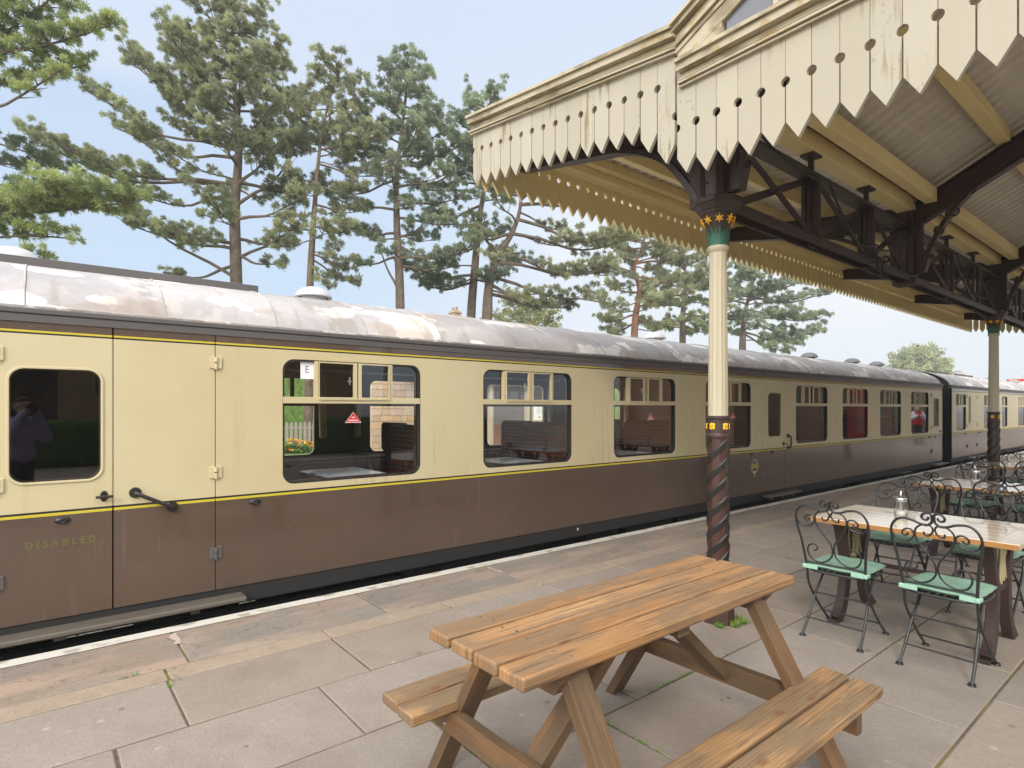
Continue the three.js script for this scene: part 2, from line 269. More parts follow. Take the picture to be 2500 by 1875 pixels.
M.mortar = std({ color: lin(0.36, 0.32, 0.27), roughness: 1 });
M.slate = std({ color: lin(0.09, 0.09, 0.1), roughness: 0.8 });
M.fence = std({ color: lin(0.36, 0.33, 0.29), roughness: 0.95 });
M.cable = std({ color: lin(0.02, 0.02, 0.02), roughness: 0.6 });

// ---------------------------------------------------------------- ground, track, platforms
struct('ground', boxUV(new THREE.BoxGeometry(3000, 0.2, 3000).translate(0, -1.22, 0)), M.gravel);
const bankH = (x, z) => 4.6 * smooth(-19.5, -38, z) + 0.25 * (vn(x * 0.3 + 100, -z * 0.3 + 50, 9999, 9999, 4) - 0.5) * smooth(-20, -24, z) + 0.4 * vn(x * 0.05 + 200, -z * 0.05 + 90, 9999, 9999, 6) * smooth(-22, -60, z);
{
  const g = new THREE.PlaneGeometry(700, 420, 280, 140); g.rotateX(-Math.PI / 2); g.translate(110, 0, -229);
  const p = g.attributes.position; for (let i = 0; i < p.count; i++) p.setY(i, bankH(p.getX(i), p.getZ(i)) - 0.01);
  g.computeVertexNormals(); struct('grass_bank', boxUV(g), M.grass);
  // grass blades through the near part of the bank
  const R = rng(77), blade = new THREE.BufferGeometry(); const v = [];
  for (let k = 0; k < 7; k++) { const a = R() * 6.3, d = 0.05 * R(), x = Math.cos(a) * d, z = Math.sin(a) * d, h = 0.10 + R() * 0.12, l = 0.06; v.push(x - 0.006, 0, z, x + 0.006, 0, z + 0.004, x + Math.cos(a) * l, h, z + Math.sin(a) * l); }
  blade.setAttribute('position', new THREE.Float32BufferAttribute(v, 3)); blade.computeVertexNormals();
  const N = 9000, im = new THREE.InstancedMesh(blade, std({ color: 0xffffff, roughness: 1 }), N), m = new THREE.Matrix4(), q = new THREE.Quaternion(), c = new THREE.Color();
  for (let i = 0; i < N; i++) { const x = -2 + R() * 26, z = -19.7 - R() * R() * 14, s = 0.8 + R() * 0.9; q.setFromAxisAngle(new THREE.Vector3(0, 1, 0), R() * 6.3); m.compose(new THREE.Vector3(x, bankH(x, z) - 0.02, z), q, new THREE.Vector3(s, s, s)); im.setMatrixAt(i, m); im.setColorAt(i, c.setRGB(0.10 + R() * 0.08, 0.20 + R() * 0.10, 0.035 + R() * 0.03)); }
  im.name = 'grass'; im.castShadow = im.receiveShadow = true; scene.add(im); tag(im, 'long bright green grass growing on the bank beyond the track', 'grass', null, 'stuff');
}
{
  struct('track_bed', boxUV(box(-60, 260, -1.12, -1.02, -11.8, -4.62)), M.gravel);
  const R = rng(5), st = new THREE.IcosahedronGeometry(0.032, 0), N = 7000, im = new THREE.InstancedMesh(st, std({ color: 0xffffff, roughness: 1 }), N), m = new THREE.Matrix4(), q = new THREE.Quaternion(), c = new THREE.Color();
  for (let i = 0; i < N; i++) { const s = 0.6 + R() * 0.9; q.setFromEuler(new THREE.Euler(R() * 6, R() * 6, R() * 6)); m.compose(new THREE.Vector3(-1 + R() * 16, -1.012 + R() * 0.02, -4.8 - R() * 6.8), q, new THREE.Vector3(s, s * 0.7, s)); im.setMatrixAt(i, m); const k = 0.22 + R() * 0.25; im.setColorAt(i, c.setRGB(k, k * 0.94, k * 0.86)); }
  im.name = 'ballast'; im.receiveShadow = im.castShadow = true; scene.add(im); tag(im, 'loose grey brown track ballast below the coaches', 'ballast', null, 'stuff');
  const tr = new THREE.Group(); tr.name = 'railway_track'; tr.userData.kind = 'structure'; scene.add(tr);
  const rust = std({ color: lin(0.16, 0.10, 0.07), roughness: 0.8 });
  const rail = flat(new THREE.ExtrudeGeometry(poly([[-0.07, 0], [0.07, 0], [0.07, 0.012], [0.012, 0.03], [0.012, 0.11], [0.035, 0.122], [0.033, 0.15], [-0.033, 0.15], [-0.035, 0.122], [-0.012, 0.11], [-0.012, 0.03], [-0.07, 0.012]]), { depth: 320, bevelEnabled: false }).rotateY(Math.PI / 2).translate(-60, -1.02, 0));
  for (const z of [-5.43, -6.87, -9.3, -10.74]) { const r = obj('rail', rail, rust, tr); r.position.z = z; }
  const sl = rbox(-0.125, 0.125, -1.10, -0.985, -1.3, 1.3, 0.01), sm = std({ color: lin(0.06, 0.05, 0.042), roughness: 0.95 });
  for (let k = 0; k < 30; k++) for (const z of [-6.15, -10.02]) { const s = obj('sleeper', sl, sm, tr); s.position.set(-1 + k * 0.72, 0, z); }
}
// near platform: each flagstone is a piece of it
const platform = new THREE.Group(); platform.name = 'platform'; platform.userData.kind = 'structure'; scene.add(platform);
const weeds = [];
{
  const R = rng(11);
  obj('bed', boxUV(box(-40, 130, -0.9, -0.0095, -4.55, 14), 'x'), M.joint, platform);
  obj('platform_wall', boxUV(box(-40, 130, -1.05, -0.10, -4.575, -4.551)), M.mortar, platform);
  // a stone with a worn chamfer round its top edge
  const stone = (x0, x1, z0, z1, th, c) => {
    const t = 0, b = -th, P = [[x0, z0], [x1, z0], [x1, z1], [x0, z1]], I = [[x0 + c, z0 + c], [x1 - c, z0 + c], [x1 - c, z1 - c], [x0 + c, z1 - c]], v = [];
    const jy = P.map(() => (R() - 0.5) * 0.003);
    const q = (a, b2, c2, d) => v.push(...a, ...b2, ...c2, ...a, ...c2, ...d);
    const top = I.map((p, i) => [p[0], t + jy[i], p[1]]), mid = P.map((p, i) => [p[0], t + jy[i] - c * 0.7, p[1]]), bot = P.map((p) => [p[0], b, p[1]]);
    q(top[3], top[2], top[1], top[0]);
    for (let i = 0; i < 4; i++) { const j = (i + 1) % 4; q(mid[j], mid[i], top[i], top[j]); q(bot[j], bot[i], mid[i], mid[j]); }
    const g = new THREE.BufferGeometry(); g.setAttribute('position', new THREE.Float32BufferAttribute(v, 3)); g.computeVertexNormals();
    return boxUV(g, 'x', R() * 7, R() * 7);
  };
  const lay = (name, z0, z1, first, len, mats, xEnd, gap, jit) => {
    const far = [];
    for (let x = first - Math.ceil((first + 3) / len) * len; x < 75; x += len) {
      const a = x + gap / 2 + (R() - 0.5) * jit, b = x + len - gap / 2;
      const g = stone(a, b, z0 + gap / 2, z1 - gap / 2, 0.05, 0.004 + R() * 0.004);
      if (b < xEnd) obj(name, g, mats[Math.floor(R() * mats.length)], platform); else far.push(g);
    }
    if (far.length) obj('distant_paving', far, mats[0], platform).userData.kind = 'stuff';
  };
  lay('edge_stone', -4.585, -3.885, 0.70, 1.30, M.flags, 15, 0.008, 0.006);
  lay('kerb_strip', -3.885, -3.705, 0.57, 0.93, [M.strip], 12, 0.010, 0.01);
  const rows = [[-3.705, -3.11, 0.56], [-3.11, -2.52, 0.267], [-2.52, -1.935, 0.545], [-1.935, -1.365, 0.25], [-1.365, -0.78, 0.565], [-0.78, -0.195, 0.1], [-0.195, 0.39, 0.5], [0.39, 0.975, 0.2], [0.975, 1.56, 0.6], [1.56, 2.2, 0.3]];
  rows.forEach(([z0, z1, f], i) => lay('paving_slab', z0, z1, f, i === 1 ? 0.915 : 0.93, M.slabs, i < 5 ? 12.5 : 6, 0.011, 0.008));
  obj('rear_paving', boxUV(box(-40, 130, -0.012, 0.0, 2.21, 14)), M.slabs[0], platform);
  // painted white edge with a ragged inner side
  const pts = [], n = 420; for (let i = 0; i <= n; i++) { const x = -6 + i * 0.25; pts.push([x, -4.462 + 0.012 * (vn(x * 1.1 + 60, 3, 9999, 9999, 7) - 0.5) + 0.008 * (vn(x * 6 + 600, 3, 9999, 9999, 8) - 0.5)]); }
  const sh = poly([[-6, -4.583], ...pts.map((p) => [p[0], p[1]]), [99, -4.583]]);
  const g = new THREE.ShapeGeometry(sh); g.rotateX(Math.PI / 2); g.translate(0, 0.0045, 0);
  obj('painted_line', boxUV(g, 'x'), M.white, platform);
  { const RR = rng(19); for (const [x, z0, z1, w] of [[0.705, -4.44, -4.22, 0.04], [3.30, -4.42, -4.2, 0.03]]) { const L = [], Q = []; for (let k = 0; k <= 7; k++) { const z = lerp(z0, z1, k / 7); L.push([x - w * (0.2 + 0.8 * RR()), z]); Q.push([x + w * (0.1 + 0.5 * RR()), z]); } const gp = new THREE.ShapeGeometry(poly([...L, ...Q.reverse()])); gp.rotateX(Math.PI / 2); gp.translate(0, 0.0042, 0); obj('mortar_patch', boxUV(gp), std({ color: lin(0.46, 0.40, 0.35), roughness: 0.95 }), platform); } }
  // moss and grass tufts in the joints
  const J = [[2.11, -1.93, 0, 0.40, 40], [1.475, -2.52, 0, 0.5, 16], [2.5, -1.937, 0.7, 0, 60], [3.70, -2.16, 0.16, 0.03, 26], [3.62, -2.24, 0.02, 0.08, 8], [3.86, -2.26, 0.02, 0.1, 8], [0.57, -3.9, 0.05, 0.25, 18], [2.4, -3.8, 0.1, 0.1, 12], [0.35, -3.89, 0.1, 0.01, 10], [3.3, -3.75, 0.1, 0.1, 8], [3.0, -1.94, 0.4, 0, 14], [0.56, -3.7, 0, 0.1, 8]];
  for (const [x, z, dx, dz, k] of J) for (let i = 0; i < k; i++) weeds.push([x + R() * dx + (R() - 0.5) * 0.008, z + R() * dz + (R() - 0.5) * 0.008]);
  const v = []; for (let k = 0; k < 9; k++) { const a = R() * 6.3, h = 0.004 + R() * 0.012, l = 0.008 + R() * 0.008; v.push(-0.0015 * Math.sin(a), 0, 0.0015 * Math.cos(a), 0.0015 * Math.sin(a), 0, -0.0015 * Math.cos(a), Math.cos(a) * l, h, Math.sin(a) * l); }
  const bg = new THREE.BufferGeometry(); bg.setAttribute('position', new THREE.Float32BufferAttribute(v, 3)); bg.computeVertexNormals();
  const im = new THREE.InstancedMesh(bg, std({ color: 0xffffff, roughness: 1 }), weeds.length), m = new THREE.Matrix4(), qq = new THREE.Quaternion(), c = new THREE.Color();
  weeds.forEach(([x, z], i) => { const nearBase = Math.hypot(x - 3.74, z + 2.29) < 0.3, s = (nearBase ? 2.2 : 1) * (0.6 + R()); qq.setFromAxisAngle(new THREE.Vector3(0, 1, 0), R() * 6.3); m.compose(new THREE.Vector3(x, -0.010, z), qq, new THREE.Vector3(s, s * 1.3, s)); im.setMatrixAt(i, m); im.setColorAt(i, c.setRGB(0.09 + R() * 0.1, 0.19 + R() * 0.12, 0.03)); });
  im.name = 'joint_weeds'; im.castShadow = im.receiveShadow = true; scene.add(im); tag(im, 'small green weeds and moss in the joints of the platform paving', 'weeds', null, 'stuff');
}
// far platform
struct('far_platform', boxUV(box(-40, 120, -1.05, 0, -19.6, -11.8)), M.slabs[1]);

// ---------------------------------------------------------------- far side: fence, flowers, shelter building, houses
{
  const f = thing('picket_fence', 'weathered grey picket fence in front of the grass bank, seen through the coach window', 'fence', [0, 0, -19.7]);
  const pale = extr(poly([[-0.045, 0.06], [0.045, 0.06], [0.045, 1.0], [0, 1.06], [-0.045, 1.0]]), 0.02);
  for (let k = 0; k < 30; k++) { const p = obj('pale', pale, M.fence, f); p.position.set(4.0 + k * 0.15, 0, 0.03); }
  for (const y of [0.3, 0.82]) obj('rail', box(3.9, 8.1, y, y + 0.07, -0.03, 0.028), M.fence, f);
  for (const x of [4.2, 5.8, 7.37]) obj('post', rbox(x - 0.06, x + 0.06, 0, 1.16, -0.08, 0.028), M.fence, f);
  const R = rng(31), bl = new THREE.IcosahedronGeometry(0.035, 0), N = 260, im = new THREE.InstancedMesh(bl, std({ color: 0xffffff, roughness: 0.9 }), N), m = new THREE.Matrix4(), q = new THREE.Quaternion(), c = new THREE.Color();
  for (let i = 0; i < N; i++) {
    const fl = i < 110, x = 5.9 + R() * 1.5, y = fl ? 0.12 + R() * 0.42 * (1 - Math.abs(x - 6.6) * 0.6) : 0.02 + R() * 0.3; const s = fl ? 0.7 + R() * 0.7 : 1 + R();
    m.compose(new THREE.Vector3(x, y, -19.5 + (R() - 0.5) * 0.3), q, new THREE.Vector3(s, s, s)); im.setMatrixAt(i, m);
    im.setColorAt(i, fl ? (R() < 0.55 ? c.setRGB(0.8, 0.42, 0.03) : R() < 0.5 ? c.setRGB(0.7, 0.16, 0.03) : c.setRGB(0.75, 0.55, 0.06)) : c.setRGB(0.08, 0.16, 0.04));
  }
  im.name = 'flower_bed'; im.castShadow = im.receiveShadow = true; scene.add(im); tag(im, 'orange and yellow wallflowers growing along the foot of the picket fence', 'flowers', null, 'stuff');
}
{
  const b = thing('station_shelter', 'low buff stone station building with a slate roof and toothed valance across the track', 'building', [0, 0, -17]);
  obj('wall', [boxUV(box(8.16, 17.0, 0, 3.1, -4, -0.02))], M.mortar, b);
  const R = rng(41), w = b.getObjectByName('wall');
  for (let y = 0.0, k = 0; y < 3.05; k++) { const h = 0.17 + R() * 0.07; for (let x = 8.14 - (R() < 0.5 ? 0.12 : 0); x < 10.4;) { const l = 0.22 + R() * 0.35, x0 = Math.max(x, 8.14); const d = R() * 0.015; obj('stone', boxUV(rbox(x0 + 0.006, x + l - 0.006, y + 0.006, Math.min(3.1, y + h) - 0.006, -0.1, 0.004 + d, 0.008), 'x', R() * 5, R() * 5), M.block[Math.floor(R() * 4)], w); x += l; } y += h; }
  obj('front_wall', box(10.45, 17.02, 0.9, 3.1, -0.015, 0.03), std({ color: lin(0.33, 0.31, 0.28), roughness: 0.8 }), b);
  obj('brick_base', boxUV(box(10.45, 17.02, 0, 0.9, -0.015, 0.05)), std({ map: rep(T.block, 0.6, 0.6), color: lin(0.62, 0.42, 0.36), roughness: 0.9 }), b);
  obj('roof', [flat(new THREE.ExtrudeGeometry(poly([[-4.3, 3.1], [0.3, 3.1], [-2, 4.15]]), { depth: 9.2, bevelEnabled: false }).rotateY(Math.PI / 2).scale(1, 1, -1).translate(8.0, 0, 0))], M.slate, b).geometry.index;
  obj('canopy_roof', box(9.2, 17.2, 2.62, 2.7, 0.04, 1.7), M.slate, b);
  const bd = extr(poly([[-0.075, 0.1], [0, 0], [0.075, 0.1], [0.075, 0.36], [-0.075, 0.36]]), 0.02);
  for (let k = 0; k < 50; k++) { const m = obj('valance_board', bd, M.valance, b); m.position.set(9.3 + k * 0.16, 2.24, 1.68); }
  for (const x of [11.7, 13.3, 15.0]) obj('post', rbox(x - 0.07, x + 0.07, 0, 2.6, 1.4, 1.54), M.colCream, b);
  const wn = obj('window', box(11.0, 12.4, 1.0, 2.0, 0.032, 0.06), M.colCream, b); obj('pane', box(11.06, 12.34, 1.06, 1.94, 0.045, 0.066), std({ color: lin(0.06, 0.07, 0.08), roughness: 0.1 }), wn);
  const cv = document.createElement('canvas'); cv.width = 256; cv.height = 320; const x = cv.getContext('2d'); x.fillStyle = '#eef0ea'; x.fillRect(0, 0, 256, 320); x.fillStyle = '#8a8f8a'; for (let k = 0; k < 9; k++) x.fillRect(50 + (k % 3) * 8, 34 + k * 22, 150 - (k % 3) * 20, 6); x.fillStyle = '#9ab04a'; x.beginPath(); x.arc(128, 270, 24, 0, 7); x.fill();
  const ct = new THREE.CanvasTexture(cv); ct.colorSpace = THREE.SRGBColorSpace;
  const po = thing('notice_board', 'white notice board of printed lines on the shelter building across the track', 'notice', [0, 0, -15.4]);
  obj('board', box(13.45, 14.1, 1.05, 1.75, -0.05, 0), M.colCream, po); const pg = flat(new THREE.PlaneGeometry(0.57, 0.62).translate(13.775, 1.4, 0.004)); obj('poster', pg, std({ map: ct, roughness: 0.6 }), po); obj('post', box(13.72, 13.83, 0, 1.05, -0.05, 0), M.colCream, po);
}
function house(x, z, w, label) {
  const y0 = bankH(x, z) - 0.3, h = thing('house', label, 'house', [x, y0, z]);
  obj('wall', boxUV(box(-w / 2, w / 2, 0, 2.6, -3, 3)), M.block[0], h);
  const rf = obj('roof', flat(new THREE.ExtrudeGeometry(poly([[-3.4, 2.55], [3.4, 2.55], [0, 3.35]]), { depth: w + 0.6, bevelEnabled: false }).rotateY(Math.PI / 2).translate(-w / 2 - 0.3, 0, 0)), M.slate, h);
  const c = obj('chimney', [boxUV(rbox(-0.3, 0.3, 2.8, 4.55, -0.3, 0.3, 0.01)), boxUV(box(-0.36, 0.36, 4.38, 4.46, -0.36, 0.36))], M.block[1], rf);
  obj('chimney_pot', [cyl(0.14, 4.55, 4.85, 0, 0.09, 0.075), cyl(-0.14, 4.55, 4.78, 0, 0.09, 0.075)], std({ color: lin(0.34, 0.2, 0.12), roughness: 0.9 }), h);
  for (const k of [-1, 1]) { const wi = obj('window', box(k * w / 4 - 0.5, k * w / 4 + 0.5, 0.9, 1.9, 2.98, 3.03), M.colCream, h); obj('pane', box(k * w / 4 - 0.44, k * w / 4 + 0.44, 0.96, 1.84, 3.0, 3.036), std({ color: lin(0.05, 0.06, 0.07), roughness: 0.1 }), wi); }
}
house(-0.35, -32.5, 8, 'house with a buff chimney behind the coach roof at the left edge');
house(22.2, -33.5, 8, 'house with a small chimney behind the pines near the middle');

// ---------------------------------------------------------------- trees
function taper(pts, radii, seg = 20, rad = 7) {
  const c = new THREE.CatmullRomCurve3(pts.map((p) => new THREE.Vector3(...p))), f = c.computeFrenetFrames(seg, false), P = [], U = [], I = [];
  for (let i = 0; i <= seg; i++) {
    const t = i / seg, p = c.getPointAt(t), k = t * (radii.length - 1), j = Math.min(radii.length - 2, Math.floor(k)), r = lerp(radii[j], radii[j + 1], k - j);
    for (let a = 0; a <= rad; a++) { const th = a / rad * Math.PI * 2, v = f.normals[i].clone().multiplyScalar(Math.cos(th) * r).add(f.binormals[i].clone().multiplyScalar(Math.sin(th) * r)).add(p); P.push(v.x, v.y, v.z); U.push(a / rad * 0.8, t * c.getLength()); }
  }
  for (let i = 0; i < seg; i++) for (let a = 0; a < rad; a++) { const k = i * (rad + 1) + a; I.push(k, k + 1, k + rad + 1, k + 1, k + rad + 2, k + rad + 1); }
  const g = new THREE.BufferGeometry(); g.setAttribute('position', new THREE.Float32BufferAttribute(P, 3)); g.setAttribute('uv', new THREE.Float32BufferAttribute(U, 2)); g.setIndex(I); g.computeVertexNormals(); return flat(g);
}
function needleTuft(seed, n, L, w) {
  const R = rng(seed), v = [];
  for (let k = 0; k < n; k++) {
    const a = R() * 6.283, e = Math.asin(lerp(-0.35, 1, R())), l = L * (0.7 + 0.4 * R()), d = new THREE.Vector3(Math.cos(a) * Math.cos(e), Math.sin(e), Math.sin(a) * Math.cos(e)), s = new THREE.Vector3(R() - 0.5, R() - 0.5, R() - 0.5).cross(d).normalize().multiplyScalar(w / 2);
    const o = d.clone().multiplyScalar(l * 0.12).add(new THREE.Vector3(0, (R() - 0.6) * L * 0.5, 0)), m = o.clone().addScaledVector(d, l * 0.6), t = o.clone().addScaledVector(d, l);
    v.push(...o.toArray(), ...m.clone().add(s).toArray(), ...m.clone().sub(s).toArray(), ...m.clone().sub(s).toArray(), ...m.clone().add(s).toArray(), ...t.toArray());
  }
  const g = new THREE.BufferGeometry(); g.setAttribute('position', new THREE.Float32BufferAttribute(v, 3)); g.computeVertexNormals(); return g;
}
function leafTuft(seed, n, L) {
  const R = rng(seed), v = [];
  for (let k = 0; k < n; k++) { const c = new THREE.Vector3(R() - 0.5, R() - 0.5, R() - 0.5).multiplyScalar(L * 2), a = new THREE.Vector3(R() - 0.5, R() - 0.5, R() - 0.5).normalize().multiplyScalar(L * 0.4), b = new THREE.Vector3(R() - 0.5, R() - 0.5, R() - 0.5).cross(a).normalize().multiplyScalar(L * 0.25); const p = [c.clone().sub(a), c.clone().add(b), c.clone().add(a), c.clone().sub(b)]; v.push(...p[0].toArray(), ...p[1].toArray(), ...p[2].toArray(), ...p[0].toArray(), ...p[2].toArray(), ...p[3].toArray()); }
  const g = new THREE.BufferGeometry(); g.setAttribute('position', new THREE.Float32BufferAttribute(v, 3)); g.computeVertexNormals(); return g;
}
const tufts = [needleTuft(1, 130, 0.155, 0.018), needleTuft(2, 130, 0.165, 0.018), needleTuft(3, 130, 0.14, 0.018)];
const needleMat = phys({ color: 0xffffff, roughness: 0.75, transmission: 0.5, thickness: 0, side: THREE.DoubleSide });
const YAW = -0.6825;
// limbs: [height on trunk, reach right, rise, reach in depth, where foliage starts, spread]; auto: random limbs, radius by height
function tree(name, label, [x, z], o) {
  const R = rng(o.seed), y0 = bankH(x, z) - 0.2, g = thing(name, label, o.category || 'tree', [x, y0, z], YAW, o.group), off = (p) => [p[0], p[1] - y0, p[2] || 0];
  const tp = o.trunk.map(off), curve = new THREE.CatmullRomCurve3([new THREE.Vector3(tp[0][0], 0, 0), ...tp.map((p) => new THREE.Vector3(...p))].filter((p, i) => i === 0 || p.y > 0.2));
  const rr = o.r; obj('trunk', taper(curve.points.map((p) => p.toArray()), [rr * 1.15, rr, rr * 0.92, rr * 0.8, rr * 0.55, rr * 0.3, 0.03], 40, 10), o.bark || M.bark, g);
  const at = (y) => { let a = 0, b = 1; for (let i = 0; i < 24; i++) { const m = (a + b) / 2; if (curve.getPoint(m).y < y) a = m; else b = m; } return curve.getPoint(a); };
  const wood = [], pos = [], S = o.size || 1, top = curve.getPoint(1).y;
  const limb = (A, B, f0, spread, r, dens) => {
    const L = A.distanceTo(B), mid = A.clone().lerp(B, 0.5).add(new THREE.Vector3(0, -0.08 * L + (R() - 0.5) * 0.1 * L, (R() - 0.5) * 0.14 * L)), c = new THREE.CatmullRomCurve3([A, A.clone().lerp(mid, 0.6).add(new THREE.Vector3((R() - 0.5) * 0.05 * L, 0.02 * L, 0)), mid, mid.clone().lerp(B, 0.55).add(new THREE.Vector3(0, (R() - 0.5) * 0.06 * L, 0)), B]);
    wood.push(taper(c.getPoints(5).map((p) => p.toArray()), [r, r * 0.75, r * 0.45, 0.018 * S], 9, 5));
    const n = Math.max(3, Math.round(L * (1 - f0) * 4.2 * dens / S));
    for (let i = 0; i <= n; i++) {
      const t = lerp(f0, 1, (i + R() * 0.6) / (n + 0.6)), p = c.getPoint(Math.min(1, t)), d = c.getTangent(Math.min(1, t)), side = new THREE.Vector3(-d.z, 0, d.x).normalize().multiplyScalar(i % 2 ? 1 : -1);
      const bl = spread * (0.35 + 0.65 * R()) * (t > 0.9 ? 0.5 : 1), dir = d.clone().multiplyScalar(0.55 + 0.3 * R()).addScaledVector(side, 0.35 + 0.6 * R()).add(new THREE.Vector3(0, 0.05 + 0.45 * R(), 0)).normalize();
      const e = p.clone().addScaledVector(dir, bl); wood.push(taper([p.toArray(), p.clone().lerp(e, 0.5).add(new THREE.Vector3(0, -0.03 * bl, 0)).toArray(), e.toArray()], [0.022 * S, 0.012 * S, 0.006 * S], 3, 3));
      const k = Math.max(2, Math.round(bl * 5.4 * dens / S));
      for (let j = 0; j <= k; j++) { const q = p.clone().lerp(e, lerp(0.3, 1.05, j / k)), sp = 0.19 * S; q.add(new THREE.Vector3((R() - 0.5) * 2 * sp, (R() - 0.25) * 1.5 * sp, (R() - 0.5) * 2 * sp)); pos.push([q, dir]); }
    }
  };
  for (const [ly, dx, dy, dz, f0 = 0.35, sp = 1.2, de = 1] of o.limbs || []) { const A = at(ly - y0); limb(A, A.clone().add(new THREE.Vector3(dx, dy, dz ?? (R() - 0.5) * 2)), f0, sp, clamp(rr * 0.3, 0.03, 0.12), de); }
  if (o.auto) for (let i = 0; i < o.auto.n; i++) {
    const prof = o.auto.prof, y = lerp(prof[0][0], prof[prof.length - 1][0], (i + R()) / o.auto.n); let rad = 1; for (let k = 0; k < prof.length - 1; k++) if (y >= prof[k][0] && y <= prof[k + 1][0]) rad = lerp(prof[k][1], prof[k + 1][1], (y - prof[k][0]) / (prof[k + 1][0] - prof[k][0]));
    const a = i * 2.4 + R() * 0.8, L = rad * (0.65 + 0.4 * R()), A = at(Math.min(y - y0 - 0.25 * L * (o.auto.up ?? 1), top - 0.05));
    limb(A, new THREE.Vector3(A.x + Math.cos(a) * L, y - y0 + (R() - 0.4) * 0.3, A.z + Math.sin(a) * L), o.auto.f0 ?? 0.2, o.auto.spread || 0.9, clamp(rr * 0.22, 0.02, 0.08), o.auto.dens || 1);
  }
  if (o.fill) for (let i = 0; i < o.fill[0]; i++) { const y = lerp(o.fill[1], o.fill[2], (i + R()) / o.fill[0]), a = i * 2.4 + R() * 1.5, L = o.fill[3] * (0.5 + 0.6 * R()), A = at(y - y0); limb(A, new THREE.Vector3(A.x + Math.cos(a) * L, A.y + (R() - 0.55) * 0.9, A.z + Math.sin(a) * L), 0.35, 0.9, clamp(rr * 0.18, 0.015, 0.05), 0.8); }
  if (wood.length) obj('branches', wood, o.bark || M.bark, g);
  const set = o.tufts || tufts, groups = set.map(() => []); pos.forEach((p, i) => groups[i % set.length].push(p));
  const crown = new THREE.Group(); crown.name = 'crown'; g.add(crown);
  groups.forEach((list, gi) => {
    const im = new THREE.InstancedMesh(set[gi], o.leafMat || needleMat, list.length), m = new THREE.Matrix4(), q = new THREE.Quaternion(), c = new THREE.Color(), Y = new THREE.Vector3(0, 1, 0);
    list.forEach(([p, d], i) => {
      q.setFromUnitVectors(Y, d.clone().multiplyScalar(0.7).add(new THREE.Vector3((R() - 0.5) * 0.7, 0.75, (R() - 0.5) * 0.7)).normalize()); const s = S * (0.75 + 0.5 * R());
      m.compose(p, q, new THREE.Vector3(s, s * 1.08, s)); im.setMatrixAt(i, m);
      const n = clamp(vn(p.x * 0.9 + 50, p.y * 0.9 + 50, 9999, 9999, o.seed) * 0.55 + Math.pow(R(), 1.4) * 0.75), [ca, cb] = o.hue || [[0.10, 0.135, 0.075], [0.25, 0.30, 0.15]];
      im.setColorAt(i, c.setRGB(lerp(ca[0], cb[0], n), lerp(ca[1], cb[1], n), lerp(ca[2], cb[2], n)));
    });
    im.name = 'needle_clusters'; im.castShadow = im.receiveShadow = true; im.userData.kind = 'stuff'; crown.add(im);
  });
  return g;
}
const blueGreen = [[0.17, 0.205, 0.14], [0.46, 0.53, 0.34]], fresh = [[0.19, 0.255, 0.09], [0.52, 0.58, 0.24]], olive = [[0.20, 0.225, 0.135], [0.54, 0.56, 0.32]];
tree('pine_tree', 'tallest pine with a straight trunk and long limbs reaching left above the first coach windows', [5.82, -23.62], { seed: 101, r: 0.24, trunk: [[0.02, 3], [0, 6.4], [-0.05, 9], [0.1, 11.3], [-0.05, 13.5], [-0.1, 16.6]],
  limbs: [[11.2, -5.4, 2.0, 0.5, 0.45, 1.2], [11.6, -4.3, 3.6, -0.5, 0.3, 1.3], [10.9, -5.1, 1.5, -0.8, 0.4, 1.1], [11.5, -3.4, 2.4, 1.2, 0.3, 1.3], [9.8, -7.5, 1.7, 0.4, 0.42, 1.3], [9.9, -5.6, 0.9, 1.4, 0.35, 1.5], [9.4, -3.6, 2.2, 0.8, 0.4, 1.1], [9.5, -4.6, 0.2, -1.0, 0.5, 1.2], [6.4, -3.9, 2.6, 0.6, 0.62, 1.2], [7.7, -3.6, 0.5, 0.9, 0.15, 1.0, 1.2], [7.5, -1.9, 0.2, 1.2, 0.1, 1.0], [6.9, -2.7, -0.3, -0.5, 0.75, 0.7],
    [11.4, 1.9, 1.7, 0.6, 0.2, 1.2], [9.1, 2.9, 2.3, 0.6, 0.35, 1.2], [10.0, 2.9, 0.3, -0.8, 0.3, 1.1], [9.9, 2.1, 1.0, 1.3, 0.2, 1.1], [8.6, 2.7, 0.5, 0.6, 0.45, 1.1], [7.1, 2.6, 1.2, 0.5, 0.4, 1.1], [7.3, 1.7, -0.5, 0.4, 0.6, 0.7], [7.9, 1.6, 0.1, -1, 0.2, 0.9], [10.6, 0.5, 0.2, 2.2, 0.3, 1.2], [8.4, 0.3, 0.3, 2.4, 0.4, 1.1]],
  auto: { n: 34, prof: [[11.6, 2.2], [13, 3.1], [14.2, 2.8], [15.6, 2.0], [16.5, 1.2], [17.1, 0.4]], dens: 1.2 }, fill: [7, 8.2, 12, 2.4], hue: olive });
